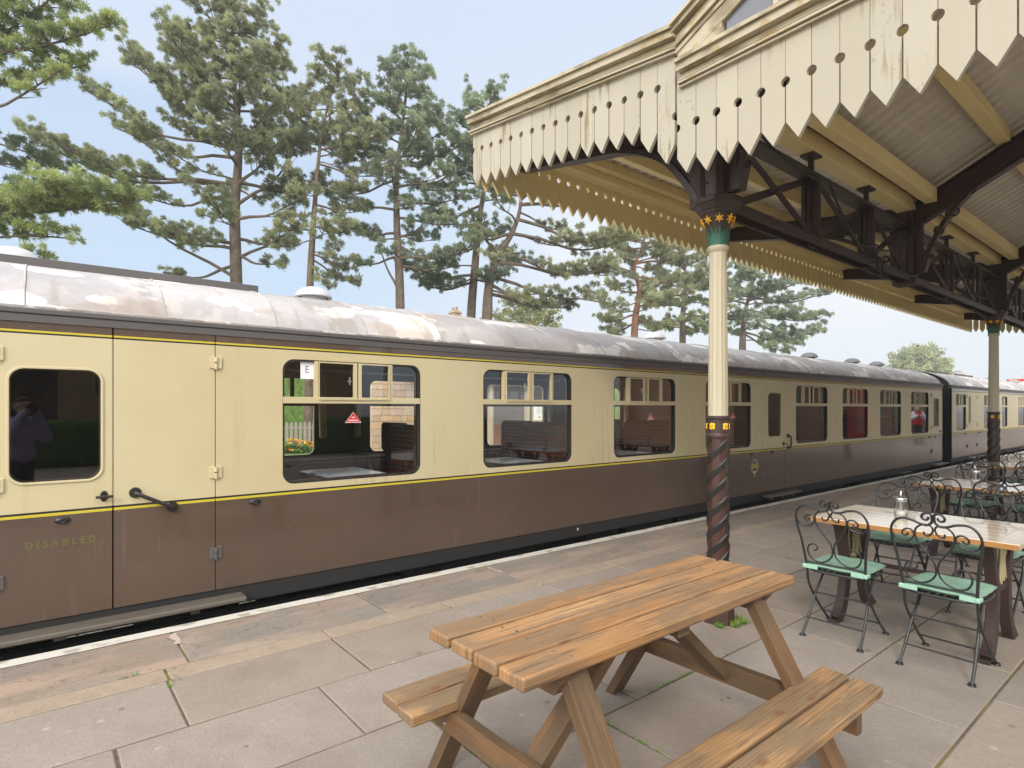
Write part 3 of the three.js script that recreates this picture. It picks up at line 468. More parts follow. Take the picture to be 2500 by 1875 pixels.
tree('pine_tree', 'slim pine with a thin trunk standing just right of the tallest pine', [7.8, -21.37], { seed: 102, r: 0.15, trunk: [[-0.05, 3], [0, 6.1], [0.12, 8.3], [0.4, 11.4], [0.7, 12.8], [1.05, 13.8]],
  limbs: [[11.0, 2.2, 0.3, 0.4, 0.2, 1.1], [10.5, 2.2, -0.2, -0.6, 0.3, 1.0], [9.7, 1.8, -0.2, 0.3, 0.3, 0.9], [9.0, 1.6, -0.1, -0.4, 0.3, 0.8], [8.2, 1.5, -0.2, 0.3, 0.3, 0.8], [8.0, -0.9, 0.4, 0.4, 0.3, 0.8], [7.2, 1.3, -0.5, 0.2, 0.2, 0.8], [7.0, 1.5, -0.9, -0.3, 0.3, 0.8], [6.8, 0.8, -0.9, 0.4, 0.3, 0.7], [7.7, 0.9, 0.2, 1.0, 0.2, 0.8], [9.8, -1.0, 0.2, 0.5, 0.4, 0.7]],
  auto: { n: 18, prof: [[11.0, 1.5], [12, 1.9], [13.2, 1.2], [14.2, 0.4]] }, fill: [6, 7, 11, 1.3], hue: olive });
tree('pine_tree', 'blue green pine with layered pads of foliage left of the canopy corner', [10.99, -20.7], { seed: 103, r: 0.2, trunk: [[0.15, 3], [0.1, 6.7], [0, 8.7], [0, 10.7], [0.2, 12.5], [0.5, 14.8]],
  limbs: [[11.4, -2.7, 0.3, 0.5, 0.3, 1.1], [11.4, 3.0, 0.7, 0.2, 0.3, 1.2], [10.5, -2.7, -0.3, -0.5, 0.35, 1.1], [10.2, 3.0, 1.3, -0.4, 0.55, 1.1], [9.3, -2.5, 0.4, 0.6, 0.25, 1.1], [9.5, 3.0, 0.1, 0.4, 0.25, 1.2], [9.0, 2.3, -0.5, 0.8, 0.45, 1.0], [8.4, -1.9, 0.3, -0.4, 0.25, 1.0], [8.2, 1.1, 0.3, 0.7, 0.1, 1.0], [7.4, 3.2, 0.5, 0.5, 0.35, 1.1], [7.1, 2.0, 0.1, -0.6, 0.2, 1.1], [7.5, -1.7, -0.4, 0.3, 0.5, 0.8], [6.0, -0.9, 2.2, 0.2, 0.6, 0.9], [7.9, 1.8, -0.6, 0.2, 0.5, 0.8], [9.9, 0.2, 0.3, 2.0, 0.3, 1.1]],
  auto: { n: 26, prof: [[11.3, 2.0], [12.2, 2.3], [13.3, 1.5], [14.4, 1.0], [15.1, 0.4]] }, fill: [7, 7, 11.5, 2.2], hue: blueGreen });
tree('pine_tree', 'pine with a straight bare lower trunk directly under the canopy corner', [14.61, -20.34], { seed: 104, r: 0.22, trunk: [[-0.3, 3], [-0.25, 5.6], [-0.1, 7.5], [0.1, 9.6], [0.3, 11], [0.4, 14.4]],
  limbs: [[10.7, -2.9, 0.1, 0.4, 0.3, 1.2], [10.2, -2.3, -0.5, -0.4, 0.3, 1.1], [9.3, -1.6, 0.3, 0.4, 0.4, 0.9], [8.9, 1.2, 0.1, 0.3, 0.3, 0.8], [8.4, -1.1, -0.3, 0.2, 0.4, 0.7], [7.2, -3.0, 0.2, 0.9, 0.25, 1.3], [6.9, -2.0, -0.3, 1.2, 0.15, 1.2], [7.0, 0.9, -0.2, 1.0, 0.2, 1.0], [11.4, 1.8, 0.5, 0.2, 0.2, 1.1]],
  auto: { n: 24, prof: [[11.3, 2.0], [12.5, 2.1], [13.8, 1.2], [14.9, 0.4]] }, fill: [7, 7, 11, 2.0], hue: blueGreen });
tree('pine_tree', 'leaning pine with a forked trunk and limbs sweeping right over the coach roof', [14.56, -19.6], { seed: 105, r: 0.27, trunk: [[0, 3], [0.02, 5.3], [0.14, 6.8], [0.5, 7.9], [1.0, 8.7], [1.35, 9.6], [1.45, 10.5], [1.5, 11.6]],
  limbs: [[9.4, 4.6, -0.9, 0.5, 0.3, 1.3], [8.8, 5.4, 0.0, -0.6, 0.45, 1.3], [8.0, 4.6, -0.8, 0.6, 0.2, 1.2], [7.6, 4.9, -0.3, -0.4, 0.35, 1.1], [7.0, 4.7, -1.2, 0.4, 0.4, 1.2], [6.7, 2.6, -1.1, 0.5, 0.45, 1.0], [6.3, 3.6, -0.5, -0.8, 0.4, 1.0], [8.8, -1.6, -0.3, 0.4, 0.3, 0.9], [7.9, -1.1, 1.5, 0.4, 0.5, 0.8], [10.0, 3.4, 0.3, 0.4, 0.2, 1.2], [10.4, -1.8, 0.4, 0.3, 0.25, 1.0], [11.0, 2.2, 0.6, -0.5, 0.15, 1.1], [10.2, 1.0, 0.4, 2.0, 0.2, 1.1]], auto: { n: 8, prof: [[11, 1.6], [12.4, 0.6]] }, fill: [10, 6.2, 11, 3.0], hue: olive });
tree('pine_tree', 'slender pine with a reddish trunk left of the cream column shaft', [28.6, -23.15], { seed: 106, r: 0.26, size: 1.25, bark: M.barkRed, trunk: [[-0.1, 4], [0, 7], [0.25, 9], [-0.1, 10], [0.4, 11.4], [0.8, 13.2]],
  limbs: [[10.4, 4.0, 1.1, 0.4, 0.35, 1.4], [9.6, 3.4, -0.2, -0.5, 0.45, 1.3], [8.6, -1.9, 0.3, 0.5, 0.35, 1.2], [8.2, 2.9, 0.2, 0.7, 0.3, 1.2], [7.3, -2.1, -0.4, 0.4, 0.2, 1.3], [7.1, 1.9, -0.7, 0.3, 0.2, 1.3], [9.8, -1.9, 0.8, 0.4, 0.6, 0.9], [7.7, 0.8, 0.2, 1.6, 0.2, 1.2], [6.8, -1.4, -0.6, -0.8, 0.2, 1.2]], auto: { n: 14, prof: [[11, 2.6], [12.4, 2.4], [13.6, 0.8]], spread: 1.2 }, fill: [16, 6.2, 11, 2.8], hue: olive });
tree('pine_tree', 'hazy pine seen just left of the cream column behind the coach roof', [34.5, -23.8], { seed: 107, r: 0.26, size: 1.3, trunk: [[0, 4], [0, 8], [0.2, 10], [-0.1, 13.4]],
  limbs: [[8.5, -3.1, 0.4, 0.3, 0.3, 1.5], [8.0, 3.0, 0.2, 0.4, 0.3, 1.4], [9.2, -2.8, 0.6, 0.5, 0.3, 1.4], [9.8, 2.8, 0.4, -0.4, 0.3, 1.4], [7.4, -2.4, -0.4, 0.5, 0.2, 1.4], [7.2, 2.2, -0.5, 0.3, 0.2, 1.4]], auto: { n: 18, prof: [[10, 2.8], [12, 2.4], [13.8, 0.6]], spread: 1.2 }, fill: [16, 6.6, 11, 3], hue: olive });
tree('pine_tree', 'broad pine with drooping limbs right of the cream column', [39.35, -22.14], { seed: 108, r: 0.3, size: 1.35, trunk: [[0, 4], [0, 6.4], [0.2, 8.5], [0.6, 10], [1.2, 11.8]],
  limbs: [[9.4, 5.6, 0.2, 0.5, 0.3, 1.7], [8.6, 5.6, -0.6, -0.5, 0.3, 1.6], [7.7, 4.9, -0.9, 0.5, 0.3, 1.6], [7.0, 3.6, -0.9, 0.3, 0.25, 1.5], [10.0, 4.0, 0.5, 0.3, 0.25, 1.6], [9.0, -1.6, 0.4, 0.3, 0.3, 1.2], [8.0, -1.5, -0.2, 0.6, 0.3, 1.2], [6.9, 2.6, -1.4, 1.0, 0.2, 1.4], [8.2, 2.6, -0.2, 1.8, 0.2, 1.5]], auto: { n: 14, prof: [[9.6, 2.6], [10.8, 2.4], [12.4, 0.7]], spread: 1.3 }, fill: [12, 6.2, 10, 3.4], hue: blueGreen });
tree('pine_tree', 'bright green pine limbs hanging into view from the left edge', [-3.43, -22.1], { seed: 109, r: 0.25, trunk: [[0, 3], [0, 6], [0.1, 9], [0.2, 11], [0.2, 14]],
  limbs: [[9.9, 6.3, 1.3, 0.2, 0.5, 0.8, 1.4], [10.2, 5.3, 1.7, 0.5, 0.45, 0.8, 1.4], [9.7, 5.2, 0.9, -0.5, 0.45, 0.7, 1.2], [10.7, 4.4, 1.5, 0.8, 0.4, 0.8, 1.4], [9.4, 5.3, 0.5, 0.5, 0.7, 0.45, 0.9], [6.9, 7.1, -0.2, 0.3, 0.45, 0.9, 1.7], [6.7, 6.0, 0.1, 0.9, 0.45, 0.9, 1.6], [6.5, 5.4, -0.7, 0.2, 0.6, 0.6, 1.1], [7.0, 4.8, 0.1, -0.6, 0.4, 0.9, 1.6], [6.2, 5.0, -1.0, 0.4, 0.75, 0.5, 1]], auto: { n: 14, prof: [[11, 3], [13, 2], [14.2, 0.5]] }, hue: fresh });
tree('pine_tree', 'darker pine behind the left edge with thin limbs sloping down to the right', [-3.2, -28.3], { seed: 110, r: 0.24, trunk: [[0, 4], [0, 8], [0, 12], [0, 15]],
  limbs: [[12.9, 4.9, -3.2, 0.4, 0.35, 0.5, 0.9], [10.9, 5.3, -1.4, 0.3, 0.45, 0.9, 1.1], [9.6, 4.4, -0.8, -0.5, 0.45, 0.9, 1.1], [9.0, 4.4, -0.6, 0.6, 0.5, 0.8, 1]], auto: { n: 12, prof: [[12.5, 2.4], [14, 1.6], [15.2, 0.5]] } });
{
  const leaf = [leafTuft(21, 34, 0.16), leafTuft(22, 34, 0.16)], lm = phys({ color: 0xffffff, roughness: 0.8, transmission: 0.4, thickness: 0, side: THREE.DoubleSide });
  tree('broadleaf_tree', 'pale yellow green tree just coming into leaf behind the leaning pine', [26.5, -32.0], { seed: 201, r: 0.2, size: 1.0, tufts: leaf, leafMat: lm, trunk: [[0, 4], [0, 6], [0.2, 8], [0.1, 8.9]], auto: { n: 34, prof: [[5.4, 3.4], [7.2, 3.8], [8.6, 2.2], [9.6, 0.6]], up: 1.6, dens: 0.75, spread: 1.1 }, hue: [[0.26, 0.27, 0.08], [0.45, 0.46, 0.2]] });
  const big = [leafTuft(23, 40, 0.5), leafTuft(24, 40, 0.5)];
  tree('broadleaf_tree', 'rounded pale green tree far beyond the end of the coaches', [128.6, -37.2], { seed: 202, r: 0.5, size: 3.0, tufts: big.map((g) => g.scale(0.36, 0.36, 0.36)), leafMat: lm, trunk: [[0, 5], [0, 6.5], [0.3, 9], [0, 11]], auto: { n: 40, prof: [[4.6, 6.2], [7.5, 6.0], [10, 4.0], [12.2, 1.2]], up: 1.3, dens: 0.85, spread: 2.6 }, hue: [[0.26, 0.29, 0.12], [0.5, 0.52, 0.26]] });
}
{
  const s = thing('semaphore_signal', 'distant railway signal with a red arm beyond the coaches', 'signal', [91.9, -0.2, -15.75]);
  obj('post', cyl(0, 0, 5.6, 0, 0.11, 0.08), M.white, s); obj('finial', [ball(0, 5.75, 0, 0.11), cyl(0, 5.8, 6.1, 0, 0.06, 0.01)], M.white, s);
  const arm = obj('arm', box(-0.1, 0.12, 4.95, 5.25, -1.55, 0.15), M.red, s); obj('stripe', box(-0.105, 0.125, 4.948, 5.252, -1.25, -1.05), M.white, arm); obj('lamp_bracket', [box(0.13, 0.3, 4.8, 5.2, -0.1, 0.1)], M.black, s);
  const b = thing('bird', 'small dark bird in flight above the far tree', 'bird', [35.07, 4.72, -10.15], 0.6);
  obj('body', ball(0, 0, 0, 0.05, 2.2, 0.7, 0.7), M.black, b); obj('wings', flat(new THREE.ExtrudeGeometry(poly([[-0.3, 0.1], [0, 0.0], [0.36, -0.22], [0.02, -0.05], [-0.06, -0.04]]), { depth: 0.012, bevelEnabled: false })), M.black, b);
}

// ---------------------------------------------------------------- coaches
const zF = -4.8, zB = -7.5;
const Y = { bot: 0.14, w0: 0.806, w1: 0.824, w2: 0.838, c1: 1.972, c2: 1.983, c3: 1.996, top: 2.046 };
const WIN = { y0: 0.888, y1: 1.9, t0: 1.54, t1: 1.594, r: 0.095 };
const font = await new FontLoader().loadAsync('fonts/droid/droid_sans_bold.typeface.json');
function words(str, size, x, y, z, name, mat, parent, depth = 0.002, track = 1) {
  const gs = []; let cx = x;
  for (const ch of str) { if (ch === ' ') { cx += size * 0.4; continue; } const sh = font.generateShapes(ch, size); const g = flat(new THREE.ExtrudeGeometry(sh, { depth, bevelEnabled: false, curveSegments: 4 })); g.computeBoundingBox(); const w = g.boundingBox.max.x; g.translate(cx, y, z); gs.push(g); cx += w + size * 0.22 * track; }
  return obj(name, gs, mat, parent);
}
const canvas = (w, h, draw) => { const c = document.createElement('canvas'); c.width = w; c.height = h; draw(c.getContext('2d')); const t = new THREE.CanvasTexture(c); t.colorSpace = THREE.SRGBColorSpace; return t; };
const smokeTex = canvas(256, 160, (x) => { x.fillStyle = '#e8e4e2'; x.fillRect(0, 0, 256, 160); x.fillStyle = '#cf1f27'; x.beginPath(); x.moveTo(128, 8); x.lineTo(246, 152); x.lineTo(10, 152); x.fill(); x.fillStyle = '#fff'; x.textAlign = 'center'; x.font = 'bold 34px sans-serif'; x.fillText('NO', 128, 92); x.font = 'bold 32px sans-serif'; x.fillText('SMOKING', 128, 136); });
const smokeMat = std({ map: smokeTex, roughness: 0.5 });
const triGeo = (() => { const g = flat(new THREE.ExtrudeGeometry(poly([[-0.075, 0], [0.075, 0], [0, 0.092]]), { depth: 0.002, bevelEnabled: false })); const p = g.attributes.position, uv = g.attributes.uv; for (let i = 0; i < p.count; i++) uv.setXY(i, (p.getX(i) + 0.075) / 0.15, p.getY(i) / 0.092); return g; })();
const crestTex = canvas(256, 256, (x) => { x.fillStyle = '#4a3a2e'; x.fillRect(0, 0, 256, 256); x.strokeStyle = '#c9c7c0'; x.lineWidth = 9; x.beginPath(); x.arc(128, 128, 120, 0, 7); x.stroke(); x.lineWidth = 7; x.beginPath(); x.arc(128, 132, 92, 0, 7); x.stroke(); x.fillStyle = '#d8cc2a'; x.textAlign = 'center'; x.font = 'italic bold 92px serif'; x.save(); x.translate(128, 162); x.scale(0.82, 1.15); x.fillText('GWR', 0, 0); x.restore(); x.fillStyle = '#dcdad2'; x.fillRect(88, 214, 78, 20); });

// window: frame with sub-parts; built once for each size, at x = 0 .. w
function windowSet(x0, w, parent, sliding = true, open = 0) {
  const x1 = x0 + w, ring = rrect(x0 + 0.002, x1 - 0.002, WIN.y0 + 0.002, WIN.y1 - 0.002, WIN.r); ring.holes.push(rrect(x0 + 0.016, x1 - 0.016, WIN.y0 + 0.016, WIN.y1 - 0.016, WIN.r - 0.014, THREE.Path));
  const f = obj('window', extr(ring, 0.04, 6).translate(0, 0, zF - 0.044), M.rubber, parent);
  obj('transom', boxUV(rbox(x0 + 0.004, x1 - 0.004, WIN.t0, WIN.t1, zF - 0.03, zF + 0.004, 0.004)), M.cream, f);
  const lower = rrect(x0 + 0.012, x1 - 0.012, WIN.y0 + 0.012, WIN.t0 + 0.004, 0.02); lower.curves.length = 0;
  const low = new THREE.Shape(), a = x0 + 0.012, b = x1 - 0.012, y0 = WIN.y0 + 0.012, r = WIN.r - 0.012; low.moveTo(a + r, y0); low.lineTo(b - r, y0); low.absarc(b - r, y0 + r, r, -Math.PI / 2, 0); low.lineTo(b, WIN.t0 + 0.004); low.lineTo(a, WIN.t0 + 0.004); low.lineTo(a, y0 + r); low.absarc(a + r, y0 + r, r, Math.PI, Math.PI * 1.5);
  obj('pane', flat(new THREE.ShapeGeometry(low, 5)).translate(0, 0, zF - 0.030), M.glass, f);
  const yt = WIN.y1 - 0.012, m1 = x0 + w * 0.215, m2 = x0 + w * 0.5, m3 = x0 + w * 0.755, up = (p, q, rl, rr) => { const s = new THREE.Shape(); s.moveTo(p, WIN.t1 - 0.004); s.lineTo(q, WIN.t1 - 0.004); if (rr) { s.lineTo(q, yt - r); s.absarc(q - r, yt - r, r, 0, Math.PI / 2); } else s.lineTo(q, yt); if (rl) { s.lineTo(p + r, yt); s.absarc(p + r, yt - r, r, Math.PI / 2, Math.PI); } else s.lineTo(p, yt); s.closePath(); return flat(new THREE.ShapeGeometry(s, 5)); };
  if (!sliding) { obj('pane', up(a, b, true, true).translate(0, 0, zF - 0.03), M.glass, f); obj('glazing_bar', boxUV(rbox(m2 - 0.012, m2 + 0.012, WIN.t1 - 0.003, yt, zF - 0.03, zF + 0.002, 0.003), 'y'), M.cream, f); return f; }
  obj('pane', up(a, m1, true, false).translate(0, 0, zF - 0.032), M.glass, f); obj('pane', up(m3, b, false, true).translate(0, 0, zF - 0.032), M.glass, f);
  for (const m of [m1, m3]) obj('glazing_bar', boxUV(rbox(m - 0.013, m + 0.018, WIN.t1 - 0.003, yt + 0.004, zF - 0.036, zF + 0.003, 0.003), 'y'), M.cream, f);
  // two sliding lights standing a little proud
  for (const [p, q, k] of [[m1 + 0.02, m2 - 0.006 - open, -1], [m2 + 0.006, m3 - 0.016, 1]]) {
    const s = rect(p, q, WIN.t1 - 0.022, yt + 0.003), fr = k < 0 ? [p + 0.004, q - 0.03] : [p + 0.03, q - 0.006]; s.holes.push(rrect(fr[0], fr[1], WIN.t1 - 0.002, yt - 0.008, 0.012, THREE.Path));
    obj('sliding_light', boxUV(extr(s, 0.022, 3).translate(0, 0, zF - 0.006), 'y'), M.cream, f);
    obj('pane', flat(new THREE.ShapeGeometry(rect(fr[0] - 0.004, fr[1] + 0.004, WIN.t1 - 0.005, yt - 0.004))).translate(0, 0, zF - 0.0), M.glass, f);
  }
  obj('catch', [rbox(m2 - 0.075, m2 - 0.035, 1.73, 1.742, zF - 0.045, zF - 0.02, 0.003), rbox(m2 - 0.06, m2 - 0.05, 1.70, 1.77, zF - 0.045, zF - 0.02, 0.003)], M.metal, f);
  return f;
}
function bands(xa, xb, holes, parent, rootName) {
  const s = rect(xa, xb, Y.w2, Y.c1); for (const h of holes) s.holes.push(rrect(h[0], h[1], h[2], h[3], h[4] ?? WIN.r, THREE.Path));
  const up = obj(rootName || 'upper_panel', boxUV(extr(s, 0.03, 6).translate(0, 0, zF - 0.03)), M.cream, parent), p = rootName ? up : parent;
  obj('lower_panel', boxUV(box(xa, xb, Y.bot, Y.w0, zF - 0.03, zF)), M.brown, p);
  obj('lining', box(xa, xb, Y.w0, Y.w1, zF - 0.03, zF + 0.0008), M.yellow, p); obj('lining', box(xa, xb, Y.c2, Y.c3, zF - 0.03, zF + 0.0008), M.yellow, p);
  obj('lining', box(xa, xb, Y.w1, Y.w2, zF - 0.03, zF + 0.0004), M.black, p); obj('lining', box(xa, xb, Y.c1, Y.c2, zF - 0.03, zF + 0.0004), M.black, p);
  obj('top_panel', boxUV(box(xa, xb, Y.c3, Y.top, zF - 0.03, zF)), M.brown, p);
  return up;
}
const hingeGeo = (y) => [rbox(-0.042, -0.008, y - 0.045, y + 0.045, zF - 0.004, zF + 0.012, 0.005), rbox(0.008, 0.042, y - 0.045, y + 0.045, zF - 0.004, zF + 0.012, 0.005), cyl(0, y - 0.05, y - 0.005, zF + 0.014, 0.011), cyl(0, y + 0.003, y + 0.04, zF + 0.014, 0.013)];
const stopGeo = (x, y) => [ball(x, y, zF + 0.004, 0.034, 1.3, 0.7, 0.5), flat(new THREE.TorusGeometry(0.015, 0.006, 6, 12).translate(x, y, zF + 0.018))];
function handleT(x, y, parent) { obj('handle', [rbox(x - 0.05, x + 0.05, y - 0.009, y + 0.009, zF + 0.03, zF + 0.046, 0.006), cyl(0, 0, 0.035, 0, 0.009).rotateX(Math.PI / 2).translate(x, y, zF), flat(new THREE.CylinderGeometry(0.02, 0.024, 0.01, 12).rotateX(Math.PI / 2).scale(1, 1.6, 1).translate(x, y, zF + 0.005))].map(flat), M.ironBlack, parent); }
function grab(a, b, parent) {
  const plate = (p) => flat(new THREE.CylinderGeometry(0.034, 0.038, 0.014, 16).rotateX(Math.PI / 2).translate(p[0], p[1], zF + 0.007));
  obj('grab_handle', [plate(a), plate(b), tube([[a[0], a[1], zF], [a[0] * 0.97 + b[0] * 0.03, a[1] * 0.97 + b[1] * 0.03, zF + 0.05], [a[0] * 0.5 + b[0] * 0.5, a[1] * 0.5 + b[1] * 0.5, zF + 0.058], [a[0] * 0.03 + b[0] * 0.97, a[1] * 0.03 + b[1] * 0.97, zF + 0.05], [b[0], b[1], zF]], 0.014, 20, 8)], M.ironBlack, parent);
}
function door(xa, xb, parent, o) {
  const d = bands(xa, xb, o.win ? [[...o.win, 0.08]] : [], parent, 'door');
  if (o.win) {
    const [a, b, y0, y1] = o.win, ring = rrect(a - 0.012, b + 0.012, y0 - 0.012, y1 + 0.012, 0.092); ring.holes.push(rrect(a + 0.004, b - 0.004, y0 + 0.004, y1 - 0.004, 0.076, THREE.Path));
    obj('window_frame', boxUV(extr(ring, 0.016, 6, 0.003).translate(0, 0, zF - 0.010)), M.cream, d);
    obj('pane', flat(new THREE.ShapeGeometry(rrect(a - 0.004, b + 0.004, y0 - 0.004, y1 + 0.004, 0.084), 6)).translate(0, 0, zF - 0.022), M.glass, d);
  }
  for (const y of [1.842, 1.022, 0.42]) { const g = hingeGeo(y).map((q) => q.translate(o.hinge, 0, 0)); obj('hinge', g, y > 0.8 ? M.cream : M.gutter, d); }
  if (o.handle) handleT(...o.handle, d);
  if (o.grab) grab(...o.grab, d);
  if (o.stop) obj('door_stop', stopGeo(...o.stop), M.ironBlack, d);
  return d;
}
const roofProfile = (() => { const h = [[-4.828, 2.13], [-4.86, 2.2], [-4.92, 2.275], [-5.02, 2.35], [-5.16, 2.425], [-5.35, 2.498], [-5.6, 2.557], [-5.88, 2.594], [-6.15, 2.606]]; return [...h, ...h.slice(0, -1).reverse().map(([z, y]) => [-12.3 - z, y])]; })();
M.ventPale = std({ color: lin(0.52, 0.52, 0.53), roughness: 0.5, side: THREE.DoubleSide }); M.ventGrey = std({ color: lin(0.14, 0.135, 0.14), roughness: 0.5, side: THREE.DoubleSide });
function coach(spec) {
  const { x0, x1 } = spec, c = thing('railway_coach', spec.label, 'railway coach'), R = rng(spec.seed);
  // body side
  const cuts = [...spec.doors].sort((a, b) => a.xa - b.xa); let x = x0; const segs = [];
  for (const d of cuts) { segs.push([x, d.xa - 0.006]); x = d.xb + 0.006; } segs.push([x, x1]);
  for (const [a, b] of segs) bands(a, b, spec.windows.filter((w) => w.x > a && w.x < b).map((w) => [w.x, w.x + w.w, WIN.y0, WIN.y1, WIN.r]), c);
  for (const d of cuts) door(d.xa, d.xb, c, d);
  const wins = spec.windows.map((w) => windowSet(w.x, w.w, c, w.w > 0.9, w.open || 0));
  for (const s of spec.stops || []) obj('door_stop', stopGeo(...s), M.ironBlack, c);
  // inner near wall, dark, with the same openings and doors shut behind it
  const op = [...spec.windows.map((w) => [w.x + 0.02, w.x + w.w - 0.02, WIN.y0 + 0.02, WIN.y1 - 0.02]), ...cuts.filter((d) => d.win).map((d) => [d.win[0] + 0.01, d.win[1] - 0.01, d.win[2] + 0.01, d.win[3] - 0.01])];
  const iw = rect(x0 + 0.03, x1 - 0.03, Y.bot, 2.1); for (const h of op) iw.holes.push(rrect(...h, 0.08, THREE.Path));
  obj('inner_wall', boxUV(extr(iw, 0.03, 5).translate(0, 0, zF - 0.09), 'y'), M.inner, c);
  // far side: outer skin, inner wall, windows with panes
  const fw = rect(x0, x1, Y.bot, 2.1); for (const w of spec.windows) fw.holes.push(rrect(w.x + 0.02, w.x + w.w - 0.02, WIN.y0 + 0.02, WIN.y1 - 0.02, WIN.r, THREE.Path));
  obj('far_side', boxUV(extr(fw, 0.03, 5).translate(0, 0, zB)), M.cream, c); obj('inner_wall', boxUV(extr(fw, 0.02, 5).translate(0, 0, zB + 0.035), 'y'), M.inner, c);
  for (const w of spec.windows) { const f = obj('far_window', [rbox(w.x + 0.01, w.x + w.w - 0.01, WIN.t0 - 0.01, WIN.t1, zB + 0.03, zB + 0.07, 0.004), rbox(w.x + w.w * 0.24, w.x + w.w * 0.28, WIN.t1, WIN.y1, zB + 0.03, zB + 0.06, 0.004), rbox(w.x + w.w * 0.74, w.x + w.w * 0.78, WIN.t1, WIN.y1, zB + 0.03, zB + 0.06, 0.004)], M.inner, c); obj('pane', flat(new THREE.ShapeGeometry(rrect(w.x + 0.015, w.x + w.w - 0.015, WIN.y0 + 0.015, WIN.y1 - 0.015, WIN.r), 5)).translate(0, 0, zB + 0.02), M.glass, f); }
  // ends, floor, ceiling
  for (const e of [x0, x1 - 0.03]) obj('end_wall', flat(new THREE.ExtrudeGeometry(poly([[-zF - 0.005, Y.bot], [-zF - 0.005, 2.12], ...roofProfile.slice(1, -1).map(([z, y]) => [-z, y - 0.01]), [-zB + 0.005, 2.12], [-zB + 0.005, Y.bot]]), { depth: 0.03, bevelEnabled: false }).rotateY(Math.PI / 2).translate(e, 0, 0)), M.black, c);
  obj('floor', box(x0 + 0.03, x1 - 0.03, 0.15, 0.26, zB + 0.06, zF - 0.09), M.inner, c);
  obj('ceiling', box(x0 + 0.03, x1 - 0.03, 2.16, 2.19, zB + 0.06, zF - 0.06), M.ceiling, c);
  // roof in sheets with raised seams
  const rp = roofProfile, W = 0.78;
  for (let a = x0 - 0.02, k = 0; a < x1; a += W, k++) {
    const b = Math.min(a + W, x1 + 0.02), P = [], U = [], lift = (k % 2) * 0.003; let s = 0;
    for (let i = 0; i < rp.length - 1; i++) { const [z0, ya] = rp[i], [z1, yb] = rp[i + 1], l = Math.hypot(z1 - z0, yb - ya); const q = [[a, ya + lift, z0, s], [b, ya + lift, z0, s], [b, yb + lift, z1, s + l], [a, yb + lift, z1, s + l]]; for (const j of [0, 1, 2, 0, 2, 3]) { P.push(q[j][0], q[j][1], q[j][2]); U.push(q[j][0] * 1.0 + k * 0.0, q[j][3]); } s += l; }
    const g = new THREE.BufferGeometry(); g.setAttribute('position', new THREE.Float32BufferAttribute(P, 3)); g.setAttribute('uv', new THREE.Float32BufferAttribute(U, 2));
    // smooth across the curve
    const n = []; for (let i = 0; i < rp.length - 1; i++) { const nn = (j) => { const p = rp[Math.max(0, j - 1)], q = rp[Math.min(rp.length - 1, j + 1)]; const dz = q[0] - p[0], dy = q[1] - p[1], l = Math.hypot(dz, dy); return [0, -dz / l, dy / l]; }; const A = nn(i), B = nn(i + 1); for (const j of [0, 0, 1, 0, 1, 1]) n.push(...(j ? B : A)); }
    g.setAttribute('normal', new THREE.Float32BufferAttribute(n, 3));
    obj('roof_panel', g, M.roofs[Math.floor(R() * 3)], c);
    const sp = rp.slice(0, 9).map(([z, y]) => [a + (R() - 0.5) * 0.003, y + 0.003, z]); obj('roof_seam', tube(sp, 0.006, 16, 4), M.roofEdge, c);
  }
  obj('gutter', [rbox(x0 - 0.02, x1 + 0.02, 2.10, 2.136, zF - 0.06, zF + 0.018, 0.008), rbox(x0 - 0.02, x1 + 0.02, 2.046, 2.099, zF - 0.06, zF + 0.008, 0.004)], M.gutter, c);
  obj('roof_edge', boxUV(rbox(x0 - 0.02, x1 + 0.02, 2.132, 2.156, zF - 0.07, zF - 0.012, 0.008)), M.roofEdge, c);
  for (const vx of spec.vents) { const v = obj('roof_vent', [lathe([[0, 0.19], [0.06, 0.185], [0.12, 0.165], [0.165, 0.13], [0.19, 0.085], [0.19, 0.07], [0.15, 0.075]], 20), lathe([[0.13, -0.05], [0.13, 0.08]], 20)], spec.ventMat || (vx > 10 ? M.ventGrey : M.ventPale), c); v.position.set(vx, 2.6, -6.15); }
  for (const [a, b] of spec.boards || []) obj('roof_board', boxUV(rbox(a, b, 2.555, 2.62, -5.66, -5.60, 0.006)), M.gutter, c);
  // below the floor
  obj('solebar', [rbox(x0, x1, 0.0, 0.139, zF - 0.10, zF - 0.012, 0.01), box(x0, x1, -0.05, 0.139, zB + 0.02, zB + 0.1)], M.under, c);
  for (const bx of spec.bogies) {
    const w = []; for (const dx of [-1.3, 1.3]) for (const z of [-5.43, -6.87]) w.push(flat(new THREE.CylinderGeometry(0.457, 0.457, 0.13, 28).rotateX(Math.PI / 2).translate(bx + dx, -0.42, z)));
    const bo = obj('bogie', [rbox(bx - 1.75, bx + 1.75, -0.36, -0.12, -5.2, -5.08, 0.02), rbox(bx - 1.75, bx + 1.75, -0.36, -0.12, -7.22, -7.1, 0.02), rbox(bx - 0.3, bx + 0.3, -0.55, -0.1, -7.2, -5.1, 0.03), rbox(bx - 1.5, bx - 1.1, -0.62, -0.3, -5.12, -4.98, 0.03), rbox(bx + 1.1, bx + 1.5, -0.62, -0.3, -5.12, -4.98, 0.03)], M.under, c);
    for (const g of w) obj('wheel', g, M.under, bo);
  }
  for (const [a, b] of spec.boxes || []) obj('battery_box', rbox(a, b, -0.80, -0.02, -6.1, -5.1, 0.02), M.under, c);
